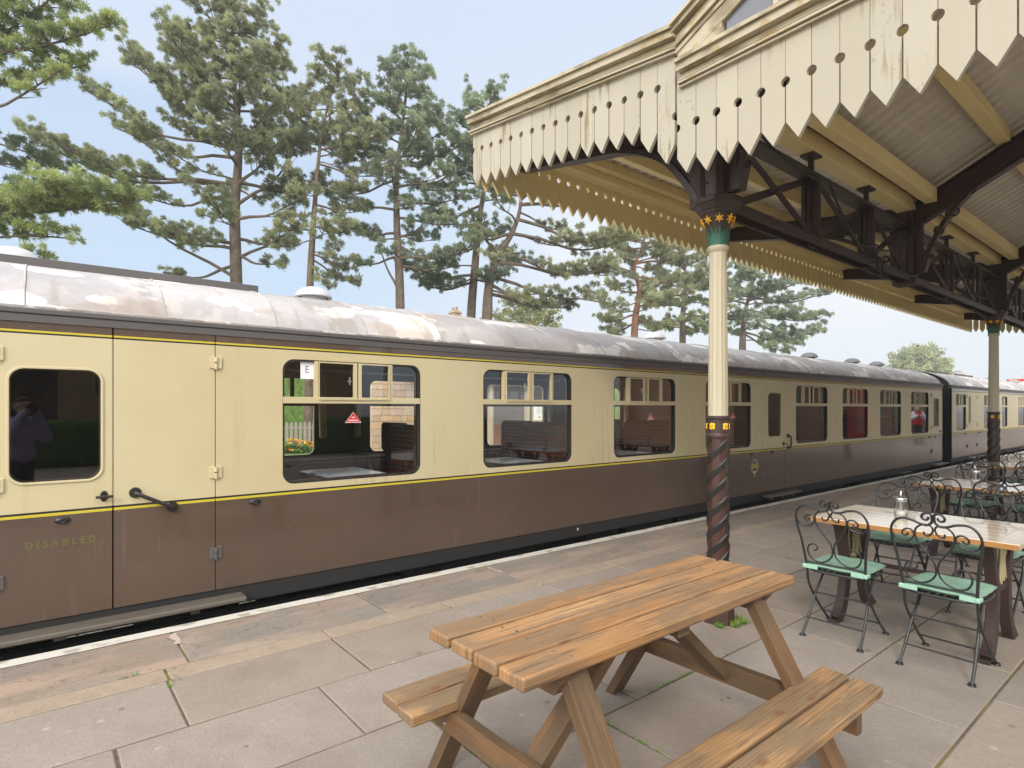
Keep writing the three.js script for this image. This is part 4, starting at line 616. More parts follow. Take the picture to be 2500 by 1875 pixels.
  for (const [a, b] of spec.steps) obj('footboard', [rbox(a, b, 0.062, 0.098, -4.792, -4.63, 0.012), ...[0.15, 0.5, 0.85].map((t) => rbox(lerp(a, b, t) - 0.03, lerp(a, b, t) + 0.03, 0.02, 0.064, -4.85, -4.70, 0.004))].map((g) => boxUV(g)), M.step, c);
  return { c, wins };
}
function interior(c, list) {
  for (const { a, w } of list) {
    const b = a + w, seat = (x, dir, z0, z1) => {
      const s = obj('seat', [rbox(x - 0.03, x + 0.03, 0.72, 1.32, z0, z1, 0.05, 2), rbox(x - 0.03, x + 0.03, 0.26, 0.74, z0 + 0.2, z1 - 0.2, 0.01)], M.seatBack, c);
      obj('seat_cushion', [boxUV(rbox(Math.min(x + dir * 0.03, x + dir * 0.11), Math.max(x + dir * 0.03, x + dir * 0.11), 0.66, 1.29, z0 + 0.03, z1 - 0.03, 0.03, 2), 'z'), boxUV(rbox(Math.min(x + dir * 0.03, x + dir * 0.48), Math.max(x + dir * 0.03, x + dir * 0.48), 0.5, 0.64, z0 + 0.02, z1 - 0.02, 0.03, 2), 'z')], M.moquette, s);
    };
    seat(a - 0.32, 1, -5.93, -4.96); seat(b + 0.32, -1, -5.93, -4.96);
    if (a > 2) for (const [x, dir] of [[a - 0.02, 1], [b + 0.74, -1]]) { const s = obj('seat', flat(new THREE.ExtrudeGeometry(poly([[-6.98, 1.28], [-6.98, 0.98], [-6.85, 0.92], [-6.80, 0.27], [-6.54, 0.27], [-6.49, 0.92], [-6.36, 0.98], [-6.36, 1.28], [-6.40, 1.32], [-6.94, 1.32]].map(([z, y]) => [-z, y])), { depth: 0.05, bevelEnabled: false }).rotateY(Math.PI / 2).translate(x - 0.025, 0, 0)), M.seatBack, c); const q = (p0, p1) => [Math.min(x + dir * p0, x + dir * p1), Math.max(x + dir * p0, x + dir * p1)]; obj('seat_cushion', [boxUV(rbox(...q(0.03, 0.11), 0.66, 1.29, -6.95, -6.39, 0.03, 2), 'z'), boxUV(rbox(...q(0.03, 0.46), 0.5, 0.64, -6.95, -6.39, 0.03, 2), 'z')], M.moquette, s); }
    for (const [z0, z1] of (a > 2 ? [[-5.7, -4.93], [-7.38, -6.7]] : [[-5.7, -4.93]])) {
      const xm = (a + b) / 2 + 0.1, t = obj('table', flat(new THREE.ExtrudeGeometry(rrect(xm - 0.29, xm + 0.29, -z1, -z0, 0.07), { depth: 0.022, bevelEnabled: false, curveSegments: 4 }).rotateX(-Math.PI / 2).translate(0, 0.868, 0)), M.laminate, c);
      const ring = rrect(xm - 0.297, xm + 0.297, -z1 - 0.007, -z0 + 0.007, 0.075); ring.holes.push(rrect(xm - 0.289, xm + 0.289, -z1 + 0.001, -z0 - 0.001, 0.069, THREE.Path));
      obj('table_edge', flat(new THREE.ExtrudeGeometry(ring, { depth: 0.03, bevelEnabled: false, curveSegments: 4 }).rotateX(-Math.PI / 2).translate(0, 0.863, 0)), M.metal, t);
      obj('table_leg', [rbox(xm - 0.025, xm + 0.025, 0.26, 0.865, (z0 + z1) / 2 - 0.2, (z0 + z1) / 2 + 0.2, 0.01)], M.seatBack, t);
    }
    for (const x of [a - 0.2, b + 0.06]) obj('curtain', tube([[x, 1.95, -7.38], [x, 1.5, -7.38], [x + 0.01, 1.12, -7.39]], 0.05, 6, 6), M.curtain, c);
  }
  const x0 = list[0].a - 0.6, x1 = list[list.length - 1].a + list[list.length - 1].w + 0.6;
  for (const z of [-7.36, -7.28, -7.2, -7.12]) obj('luggage_rack', rod([x0, 1.97, z], [x1, 1.97, z], 0.009), M.metal, c);
  for (const z of [-5.02, -5.1, -5.18]) obj('luggage_rack', rod([x0, 1.98, z], [x1, 1.98, z], 0.009), M.metal, c);
  obj('dado_rail', [rbox(x0, x1, 0.84, 0.862, -7.44, -7.37, 0.004), rbox(x0, x1, 0.79, 0.80, -7.44, -7.39, 0.004)], std({ color: lin(0.3, 0.22, 0.18), roughness: 0.25 }), c);
}
const W1 = [0, 1, 2, 3].map((k) => 1.53 + 1.995 * k), W2 = [0, 1, 2, 3].map((k) => 10.3 + 1.945 * k), ww = 1.266;
const A = coach({
  x0: -1.6, x1: 18.53, seed: 3, label: 'cream and brown railway coach with rounded windows, nearest and filling the left of the view',
  windows: [...W1, ...W2].map((x, i) => ({ x, w: ww, open: [0, 0.0, 0.03, 0.03, 0.1, 0.1, 0.1, 0.1][i] })),
  doors: [{ xa: -0.196, xb: 0.397, win: [-0.138, 0.338, 1.026, 1.756], hinge: -0.2, handle: [0.352, 0.907], stop: [0.13, 0.772] }, { xa: 0.406, xb: 1.034, hinge: 1.04, grab: [[0.53, 0.915], [0.757, 0.793]] }, { xa: 9.14, xb: 9.9, win: [9.31, 9.79, 1.03, 1.76], hinge: 9.134, handle: [9.84, 0.9], stop: [9.45, 0.772] }, { xa: 17.62, xb: 18.36, win: [17.78, 18.22, 1.03, 1.76], hinge: 17.614, handle: [18.3, 0.9], stop: [17.9, 0.772] }],
  stops: [[1.318, 0.772], [8.8, 0.772], [17.45, 0.772]], vents: [-0.15, 2.28, 8.1, 13.84, 16.26, 17.9], boards: [[-1.6, 1.57]], bogies: [1.0, 15.6], boxes: [[-1.5, -0.9], [2.78, 4.5], [5.35, 5.95], [6.1, 7.15], [7.3, 9.9], [10.0, 13.0]], steps: [[-1.0, 1.22], [9.1, 10.15], [17.5, 18.5]],
});
grab([10.0, 1.03], [10.0, 0.83], A.c);
interior(A.c, [...W1, ...W2].map((a) => ({ a, w: ww })));
obj('added_backdrop_wall', boxUV(box(10.05, 17.5, 0.26, 2.16, -6.05, -6.0), 'x'), M.inner, A.c);  // added opaque wall, gives a dark backdrop so the window reflections show
for (const x of [1.15, 9.02, 10.02, 17.56]) obj('partition', boxUV(box(x - 0.02, x + 0.02, 0.26, 2.16, zB + 0.06, zF - 0.09), 'y'), M.inner, A.c);
// stickers, notices, lettering
{ const e = obj('window_notice', flat(new THREE.PlaneGeometry(0.108, 0.15).translate(1.735, 1.818, zF - 0.026)), std({ map: canvas(128, 176, (x) => { x.fillStyle = '#eceaf0'; x.fillRect(0, 0, 128, 176); x.fillStyle = '#3a3a40'; x.font = '92px sans-serif'; x.textAlign = 'center'; x.fillText('E', 66, 116); }), roughness: 0.7 }), A.wins[0]); e.userData.label = 'white paper notice with a black letter E';
  const sp = [[2.14, 1.375], [6.28, 1.35], [8.30, 1.35]]; sp.forEach(([x, y], i) => { const t = obj('no_smoking_sticker', triGeo, smokeMat, A.wins[[0, 2, 3][i]]); t.position.set(x, y, zF - 0.028); });
  words('DISABLED', 0.046, -0.062, 0.607, zF + 0.0005, 'lettering', std({ color: lin(0.13, 0.115, 0.035), roughness: 0.5 }), A.c, 0.001, 1.25);
  const cr = obj('crest', flat(new THREE.CircleGeometry(0.12, 40).translate(8.89, 0.575, zF + 0.003)), std({ map: crestTex, roughness: 0.4 }), A.c); obj('crest_tail', [ball(8.89, 0.44, zF + 0.002, 0.016, 1, 1.6, 0.2), ball(8.89, 0.425, zF + 0.002, 0.024, 1, 0.5, 0.2)], M.yellow, cr);
  const st = []; for (let k = 0; k < 10; k++) { const r = k % 2 ? 0.009 : 0.022, a = Math.PI / 2 + k * Math.PI / 5; st.push([4.9 + Math.cos(a) * r, 0.09 + Math.sin(a) * r]); } obj('star', extr(poly(st), 0.002).translate(0, 0, zF - 0.0118), M.white, A.c);
  const bk = obj('leaflet', rbox(1.98, 2.10, 0.892, 0.902, -5.45, -5.3, 0.002), std({ color: lin(0.25, 0.27, 0.36), roughness: 0.6 }), A.c); bk.userData.label = 'small leaflet lying on the first table';
}
const gw = thing('gangway', 'black gangway bellows joining the two coaches', 'gangway');
{ for (let k = 0; k < 9; k++) { const z0 = -5.6 + (k % 2) * 0.05, z1 = -6.7 - (k % 2) * 0.05; obj('fold', rbox(18.535 + k * 0.083, 18.535 + k * 0.083 + 0.081, 0.2, 2.35 + (k % 2) * 0.04, z1, z0, 0.02), M.black, gw); } }
coach({
  x0: 19.3, x1: 38.9, seed: 9, label: 'second cream and brown coach with narrow windows beyond the first',
  windows: [[19.73, 0.95], [22.6, 0.75], [24.86, 0.75], [27.2, 1.2], [29.4, 1.2], [31.6, 1.2], [33.8, 1.2]].map(([x, w]) => ({ x, w })),
  doors: [{ xa: 20.8, xb: 21.31, win: [20.98, 21.14, 1.05, 1.86], hinge: 20.79 }, { xa: 21.32, xb: 21.84, hinge: 21.85 }], stops: [[20.6, 0.772], [22.1, 0.772]], vents: [25.5, 30, 34], boards: [[20.2, 22.2], [23.0, 25.0]], bogies: [22.4, 35.8], boxes: [[27, 29]], steps: [[20.7, 22.0]], ventMat: M.roofEdge,
});

// ---------------------------------------------------------------- platform canopy
const XE = 3.25, XEND = 20.15, ZL = -4.52, ZC = -2.29;
const ribX = [3.74, 7.55, 11.35, 15.15, 18.95];
const roofL = (z) => 3.925 + 0.137 * (-2.4 - z), roofR = (z) => 3.885 + 0.5 * (z + 2.228);
const RIDGE = 0.45, ZR = 2.6;
const canopy = thing('platform_canopy', 'cream timber station canopy with pointed valance boards and dark iron trusses', 'canopy');
{
  // valance boards: pointed, with a slot and a round hole between neighbours
  const boardShape = (w, H, slit = 0.004) => {
    const s = new THREE.Shape(), h = w / 2, r = 0.027, hy = 0.335, e = h - 0.0012;
    s.moveTo(0, 0); s.lineTo(h - slit, 0.105); s.lineTo(h - slit, hy - r); 
    for (let k = 1; k <= 7; k++) { const a = -Math.PI / 2 - k / 8 * Math.PI; s.lineTo(h + Math.cos(a) * r, hy + Math.sin(a) * r); }
    s.lineTo(e, hy + r); s.lineTo(e, H); s.lineTo(-e, H); s.lineTo(-e, hy + r);
    for (let k = 7; k >= 1; k--) { const a = -Math.PI / 2 + k / 8 * Math.PI; s.lineTo(-h + Math.cos(a) * r, hy + Math.sin(a) * r); }
    s.lineTo(-h + slit, hy - r); s.lineTo(-h + slit, 0.105); s.closePath(); return s;
  };
  // left end: hole line and tips follow the roof slope, the last three boards lengthen
  const R = rng(8);
  const boardGeo = (tip, hole, top, w) => { // heights relative to the tip
    const h = w / 2, r = 0.027, e = h - 0.0015, s = new THREE.Shape(), hL = hole[0], hR = hole[1], sl = 0.004;
    s.moveTo(0, tip); s.lineTo(h - sl, tip + 0.105); s.lineTo(h - sl, hR - r); for (let k = 1; k <= 7; k++) { const a = -Math.PI / 2 - k / 8 * Math.PI; s.lineTo(h + Math.cos(a) * r, hR + Math.sin(a) * r); }
    s.lineTo(e, hR + r); s.lineTo(e, top[1]); s.lineTo(-e, top[0]); s.lineTo(-e, hL + r); for (let k = 7; k >= 1; k--) { const a = -Math.PI / 2 + k / 8 * Math.PI; s.lineTo(-h + Math.cos(a) * r, hL + Math.sin(a) * r); } s.lineTo(-h + sl, hL - r); s.lineTo(-h + sl, tip + 0.105); s.closePath(); return s;
  };
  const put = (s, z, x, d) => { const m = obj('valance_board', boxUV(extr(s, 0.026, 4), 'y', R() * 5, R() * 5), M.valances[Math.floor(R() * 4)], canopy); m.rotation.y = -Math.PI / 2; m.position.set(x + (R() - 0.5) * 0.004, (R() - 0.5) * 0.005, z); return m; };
  const tipsL = [3.608, 3.594, 3.58, 3.561, 3.54, 3.52, 3.503, 3.484, 3.463, 3.439, 3.415, 3.392, 3.372, 3.354, 3.255, 3.13];
  const hl = (z) => 3.957 - 0.1475 * (z + 4.482), tl = (z) => 4.135 - 0.137 * (z + 4.48);
  const P = 0.1432;
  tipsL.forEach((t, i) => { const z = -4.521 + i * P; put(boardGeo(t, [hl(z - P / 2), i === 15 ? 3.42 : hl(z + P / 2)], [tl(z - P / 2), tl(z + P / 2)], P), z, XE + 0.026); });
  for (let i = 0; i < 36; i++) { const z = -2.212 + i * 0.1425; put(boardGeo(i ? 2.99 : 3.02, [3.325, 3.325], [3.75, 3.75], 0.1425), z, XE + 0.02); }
  // long valance along the track
  const sl = boardShape(0.1475, 0.52), gl = boxUV(extr(sl, 0.026, 4), 'y');
  for (let i = 0; i < 114; i++) { const m = obj('valance_board', gl, M.valanceShadeLift, canopy); m.position.set(XE + 0.11 + i * 0.1475, 3.594, ZL - 0.026 + (R() - 0.5) * 0.002); }
  // far end
  const ge = boxUV(extr(boardShape(0.1425, 0.62, 0.012), 0.026, 4), 'y');
  for (let i = 0; i < 30; i++) { const m = obj('valance_board', ge, M.valanceShadeLift, canopy); m.rotation.y = -Math.PI / 2; m.position.set(XEND, i > 14 ? 2.99 : 3.6 - i * 0.02, -4.45 + i * 0.1425); }
  // moulded cornices: profile stepped out toward the camera
  const cornice = (name, y0, y1, za, zb, h, out, x) => { // y0 at za, y1 at zb = height of its bottom edge
    const steps = [[0, 0.012, 0.35], [0.018, 0.03, 0.55], [0.05, 0.078, 0.25], [0.09, 0.135, 0.75], [0.137, 0.16, 1]].map(([a, b, o]) => [a * h / 0.16, b * h / 0.16, o * out]);
    const gs = [extrZ([[za, y0], [zb, y1], [zb, y1 + h * 0.99], [za, y0 + h * 0.99]], x - out * 0.15, x + 0.02)];
    for (const [a, b, o] of steps) gs.push(extrZ([[za, y0 + a], [zb, y1 + a], [zb, y1 + b], [za, y0 + b]], x - o, x - out * 0.16));
    return obj(name, gs.map((g) => boxUV(g, 'z', R() * 3)), M.trim, canopy);
  };
  function extrZ(pts, xa, xb) { return flat(new THREE.ExtrudeGeometry(poly(pts.map(([z, y]) => [-z, y])), { depth: xb - xa, bevelEnabled: false }).rotateY(Math.PI / 2).translate(xa, 0, 0)); }
  cornice('cornice', 4.118, 3.812, -4.60, -2.272, 0.165, 0.085, XE - 0.002);
  cornice('cornice', 3.57, 3.57, -2.25, ZR, 0.165, 0.085, XE - 0.004);
  // pediment over the right-hand half
  const rk = (z) => 3.80 + 0.46 * (z + 2.29);
  const rake = (za, zb) => { const gs = []; for (const [a, b, o] of [[0, 0.028, 0.03], [0.034, 0.06, 0.05], [0.062, 0.115, 0.03], [0.118, 0.15, 0.075], [0.152, 0.175, 0.10]]) gs.push(extrZ([[za, rk(za) + a], [zb, rk(zb) + a], [zb, rk(zb) + b], [za, rk(za) + b]], XE - o, XE + 0.03)); return gs.map((g) => boxUV(g, 'z', R())); };
  obj('raking_cornice', rake(-2.28, RIDGE), M.trim, canopy);
  obj('raking_cornice', rake(-2.28, RIDGE).map((g) => flat(g.translate(0, 0, -RIDGE).rotateY(0).applyMatrix4(new THREE.Matrix4().makeScale(1, 1, -1)).translate(0, 0, RIDGE))), M.trim, canopy);
  const gs = []; const rail = (za, zb, off, w) => gs.push(extrZ([[za, rk(za) - off - w], [zb, rk(zb) - off - w], [zb, rk(zb) - off], [za, rk(za) - off]], XE - 0.02, XE + 0.03)); rail(-2.1, RIDGE, 0.0, 0.10); gs.push(extrZ([[-2.27, 3.74], [-1.955, 3.74], [-1.955, rk(-1.955) - 0.10], [-2.09, rk(-2.09) - 0.1], [-2.1, rk(-2.1) - 0.002], [-2.27, rk(-2.27) - 0.002]], XE - 0.018, XE + 0.028));
  obj('pediment_frame', gs.map((g) => boxUV(g, 'z')), M.trim, canopy);
  const zs = [-1.95, -1.62, -1.1, -0.58, -0.06, RIDGE]; for (let i = 0; i < zs.length - 1; i++) obj('pediment_pane', extrZ([[zs[i] + 0.015, 3.745], [zs[i + 1] - 0.015, 3.745], [zs[i + 1] - 0.015, rk(zs[i + 1]) - 0.1], [zs[i] + 0.015, Math.max(3.75, rk(zs[i]) - 0.1)]], XE + 0.004, XE + 0.014), std({ color: lin(0.16, 0.17, 0.20), roughness: 0.25 }), canopy);
  for (const z of zs.slice(1, -1)) obj('pediment_bar', boxUV(box(XE - 0.02, XE + 0.03, 3.74, rk(z) - 0.1, z - 0.014, z + 0.014), 'y'), M.trim, canopy);
  // corrugated roof sheets
  const sheet = (xa, xb, za, ya, zb, yb, name = 'roof_sheet') => {
    const P2 = [], p = 0.1667, d = 0.034, xs = []; for (let x = xa; x < xb - 0.02; x += p) xs.push([x, 0], [x + 0.06, 0], [x + 0.08, d], [x + 0.125, d], [x + 0.145, 0]); xs.push([xb, 0]);
    for (let i = 0; i < xs.length - 1; i++) { const [x0, a] = xs[i], [x1, b] = xs[i + 1]; const q = [[x0, ya + a, za], [x1, ya + b, za], [x1, yb + b, zb], [x0, yb + a, zb]]; for (const j of [0, 1, 2, 0, 2, 3]) P2.push(...q[j]); }
    const g = new THREE.BufferGeometry(); g.setAttribute('position', new THREE.Float32BufferAttribute(P2, 3)); g.computeVertexNormals(); const m = obj(name, boxUV(g, 'z', R(), R()), M.sheet, canopy); return m;
  };
  for (let x = XE + 0.03; x < XEND - 0.1; x += 1.0) {
    const xb = Math.min(x + 1.0, XEND);
    sheet(x, xb, -4.48, roofL(-4.48), -2.42, roofL(-2.42)); sheet(x, xb, -2.2, roofR(-2.2) + 0.02, RIDGE, roofR(RIDGE) + 0.02); sheet(x, xb, RIDGE, roofR(RIDGE) + 0.02, 3.1, roofR(RIDGE) - 1.3);
  }
  obj('valley_gutter', [box(XE + 0.03, XEND, 3.845, 3.86, -2.44, -2.17), box(XE + 0.03, XEND, 3.861, 3.95, -2.20, -2.19), box(XE + 0.03, XEND, 3.861, 3.95, -2.44, -2.43)], M.iron, canopy);
  // purlins in cream
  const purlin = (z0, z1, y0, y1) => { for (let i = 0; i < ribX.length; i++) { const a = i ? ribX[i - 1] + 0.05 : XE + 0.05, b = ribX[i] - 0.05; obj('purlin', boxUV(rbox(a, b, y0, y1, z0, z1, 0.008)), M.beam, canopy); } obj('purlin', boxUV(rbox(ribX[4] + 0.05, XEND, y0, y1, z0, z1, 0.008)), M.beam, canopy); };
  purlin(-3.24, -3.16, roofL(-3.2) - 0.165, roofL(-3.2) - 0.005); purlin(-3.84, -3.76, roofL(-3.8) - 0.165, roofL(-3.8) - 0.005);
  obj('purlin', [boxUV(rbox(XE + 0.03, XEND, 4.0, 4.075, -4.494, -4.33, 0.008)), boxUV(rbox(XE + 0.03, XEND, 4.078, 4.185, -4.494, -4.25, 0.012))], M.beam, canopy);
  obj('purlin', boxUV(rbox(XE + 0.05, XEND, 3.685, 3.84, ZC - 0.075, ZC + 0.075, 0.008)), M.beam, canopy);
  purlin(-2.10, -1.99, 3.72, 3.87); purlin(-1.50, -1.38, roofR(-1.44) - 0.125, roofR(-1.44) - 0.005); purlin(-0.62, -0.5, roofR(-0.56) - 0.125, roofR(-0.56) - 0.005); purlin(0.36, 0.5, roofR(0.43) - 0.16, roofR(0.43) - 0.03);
  // transverse iron ribs with curved, scrolled brackets
  const ribL = spline2([[-2.455, 3.0], [-2.47, 3.06], [-2.68, 3.34], [-2.907, 3.503], [-3.17, 3.613], [-3.379, 3.677], [-3.75, 3.755]].map(([z, y]) => [-z, y]), 26), ribRt = spline2([[-2.13, 3.0], [-2.07, 3.22], [-1.93, 3.5], [-1.73, 3.74], [-1.5, 3.9], [-1.2, 4.06]].map(([z, y]) => [-z, y]), 26);
  const inX = (g, x) => flat(g.rotateY(Math.PI / 2).translate(x, 0, 0));
  const exX = (s, x0, x1) => inX(new THREE.ExtrudeGeometry(s, { depth: x1 - x0, bevelEnabled: false, curveSegments: 8 }), x0);
  const mir = (pts) => pts.map(([a, b]) => [-a, b]);
  const spiral = (z, y, r, turns, start, dir) => { const o = []; for (let k = 0; k <= 26; k++) { const t = k / 26, a = start + dir * t * turns * Math.PI * 2, q = r * (1 - 0.8 * t); o.push([z + Math.cos(a) * q, y + Math.sin(a) * q]); } return o; };
  ribX.forEach((x, i) => {
    // I-beams: cantilever over the track side, rafter up to the ridge and down
    const lo = (z) => Math.min(roofL(z) - 0.17, 3.70 + 0.135 * (-3.4 - z)), bl = [[-2.36, 3.72], [-4.45, roofL(-4.45) - 0.17]];
    const web = poly([[2.36, 3.52], [3.2, 3.62], [4.44, 3.86], [4.44, 4.0], [2.36, 3.72]].map(([a, b]) => [a, b]));
    const hi = (z) => 3.743 + 0.505 * (z + 2.228);
    const webR = poly([[2.2, 3.50], [-RIDGE, hi(RIDGE) - 0.25], [-RIDGE, hi(RIDGE)], [2.2, hi(-2.2)]]);
    const zr2 = 2.9, webB = poly([[-RIDGE, hi(RIDGE) - 0.25], [-RIDGE, hi(RIDGE)], [-zr2, hi(RIDGE) - 1.2], [-zr2, hi(RIDGE) - 1.45]]);
    const rb = obj('rib', [exX(web, x - 0.012, x + 0.012), exX(webR, x - 0.012, x + 0.012), exX(webB, x - 0.012, x + 0.012),
      exX(band([[2.36, 3.73], [4.44, 4.01]], 0.018), x - 0.055, x + 0.055), exX(band([[2.36, 3.51], [3.2, 3.61], [4.44, 3.85]], 0.018), x - 0.055, x + 0.055),
      exX(band([[2.2, hi(-2.2)], [-RIDGE, hi(RIDGE)]], 0.018), x - 0.055, x + 0.055), exX(band([[2.2, 3.505], [-RIDGE, hi(RIDGE) - 0.25]], 0.018), x - 0.055, x + 0.055), exX(band([[-RIDGE, hi(RIDGE) - 0.25], [-zr2, hi(RIDGE) - 1.45]], 0.018), x - 0.055, x + 0.055)].map((g) => boxUV(g, 'z')), M.iron, canopy);
    // hanging post with mouldings over every rib
    obj('rib_post', [rbox(x - 0.07, x + 0.07, 2.985, 3.70, ZC - 0.085, ZC + 0.085, 0.018), rbox(x - 0.028, x + 0.028, 2.99, 3.68, ZC - 0.16, ZC + 0.16, 0.01), rbox(x - 0.095, x + 0.095, 2.99, 3.68, ZC - 0.028, ZC + 0.028, 0.01), ...(i % 2 ? [rbox(x - 0.10, x + 0.10, 2.87, 2.94, ZC - 0.12, ZC + 0.12, 0.02)] : [])].map((g) => boxUV(g, 'y')), M.iron, canopy);
    const bw = obj('bracket', [exX(band(ribL, 0.05, 0.035), x - 0.045, x + 0.045)], M.iron, canopy), bw2 = obj('bracket', [exX(band(ribRt, 0.05, 0.035), x - 0.045, x + 0.045)], M.iron, canopy);
    if (i === 0) obj('web_plate', [exX(poly([...ribL.slice(0, 20), [2.95, 3.57], [2.36, 3.5], [2.36, 3.0]]), x - 0.012, x + 0.012), rbox(x - 0.04, x + 0.04, 2.95, 3.5, -2.5, -2.40, 0.01)], M.iron, bw);
    else { const s = [[spiral(2.62, 3.34, 0.075, 1.3, 0, 1)], [spiral(2.78, 3.49, 0.055, 1.3, 1, -1)], [spiral(2.50, 3.2, 0.05, 1.2, 0, 1)], [spiral(2.98, 3.56, 0.04, 1.2, 1, -1)]].map(([q]) => tube(q.map(([z, y]) => [x, y, -z]), 0.011, 40, 5)); obj('scrollwork', s, M.iron, bw); }
    const s2 = [spiral(-1.98, 3.42, 0.055, 1.3, 2, 1), spiral(-1.86, 3.58, 0.07, 1.3, 3.5, -1), spiral(-1.70, 3.78, 0.05, 1.3, 2.5, 1), spiral(-2.03, 3.28, 0.04, 1.2, 1, 1), spiral(-1.56, 3.89, 0.035, 1.2, 3, -1), spiral(-2.06, 3.16, 0.03, 1.2, 2, 1)].map((q) => tube(q.map(([z, y]) => [x, y, z]), 0.011, 40, 5));
    obj('scrollwork', s2, M.iron, bw2);
  });
  // lattice girder along the columns
  obj('girder_chord', [rbox(XE + 0.1, XEND, 3.475, 3.50, ZC - 0.07, ZC + 0.07, 0.004), box(XE + 0.1, XEND, 3.501, 3.56, ZC - 0.012, ZC + 0.012)], M.iron, canopy);
  obj('girder_chord', [rbox(ribX[0] + 0.1, XEND, 2.945, 2.97, ZC - 0.075, ZC + 0.075, 0.004), box(ribX[0] + 0.1, XEND, 2.90, 2.944, ZC - 0.07, ZC - 0.05), box(ribX[0] + 0.1, XEND, 2.90, 2.944, ZC + 0.05, ZC + 0.07)], M.iron, canopy);
  for (let i = 0; i < 4; i++) {
    const x0 = ribX[i], xs = [x0, x0 + 1.45, x0 + 2.66, ribX[i + 1]];
    for (const x of xs.slice(1, 3)) {
      obj('girder_strut', [rbox(x - 0.022, x + 0.022, 2.92, 3.475, ZC - 0.075, ZC - 0.035, 0.004), rbox(x - 0.022, x + 0.022, 2.92, 3.475, ZC + 0.035, ZC + 0.075, 0.004), rbox(x - 0.05, x + 0.05, 2.89, 3.47, ZC - 0.012, ZC + 0.012, 0.004), rbox(x - 0.02, x + 0.02, 3.5, 3.68, ZC - 0.02, ZC + 0.02, 0.004), rbox(x - 0.085, x + 0.085, 3.665, 3.684, ZC - 0.06, ZC + 0.06, 0.004)], M.iron, canopy);
    }
    for (let k = 0; k < 3; k++) {
      const a = xs[k] + (k ? 0.05 : 0.16), b = xs[k + 1] - (k < 2 ? 0.05 : 0.16);
      obj('girder_brace', bar([a, 3.46, ZC + 0.03], [b, 2.97, ZC + 0.03], 0.014, 0.055), M.iron, canopy); obj('girder_brace', bar([a, 2.97, ZC - 0.03], [b, 3.46, ZC - 0.03], 0.014, 0.06), M.iron, canopy);
      obj('rivet', [ball((a + b) / 2, 3.215, ZC + 0.045, 0.018, 1, 1, 0.6, 8)], M.iron, canopy);
    }
  }
}
{
  const cb = [[[3.95, 3.60, -2.2], [4.3, 3.44, -2.16], [4.9, 3.38, -2.15], [5.25, 3.44, -2.17]], [[5.25, 3.44, -2.17], [5.4, 3.28, -2.16], [5.75, 3.02, -2.15], [6.1, 2.93 + 0.1, -2.16], [6.7, 3.1, -2.16], [7.4, 3.42, -2.14]], [[6.3, 3.02, -2.17], [6.3, 2.86, -2.15], [6.36, 2.80, -2.15], [6.42, 2.86, -2.15], [6.38, 2.98, -2.17]], [[8.9, 3.44, -2.17], [9.6, 3.05, -2.15], [10.3, 3.05, -2.15], [11.2, 3.4, -2.15]]];
  cb.forEach((p, i) => { const c = obj('cable', tube(p, 0.011, 30, 6), M.cable); tag(c, ['slack black cable looped below the first truss bay of the canopy', 'black cable drooping across the second and third truss panels', 'short black loop of cable hanging under the lower girder', 'black cable sagging through the truss bay beside the far column'][i], 'cable'); });
}
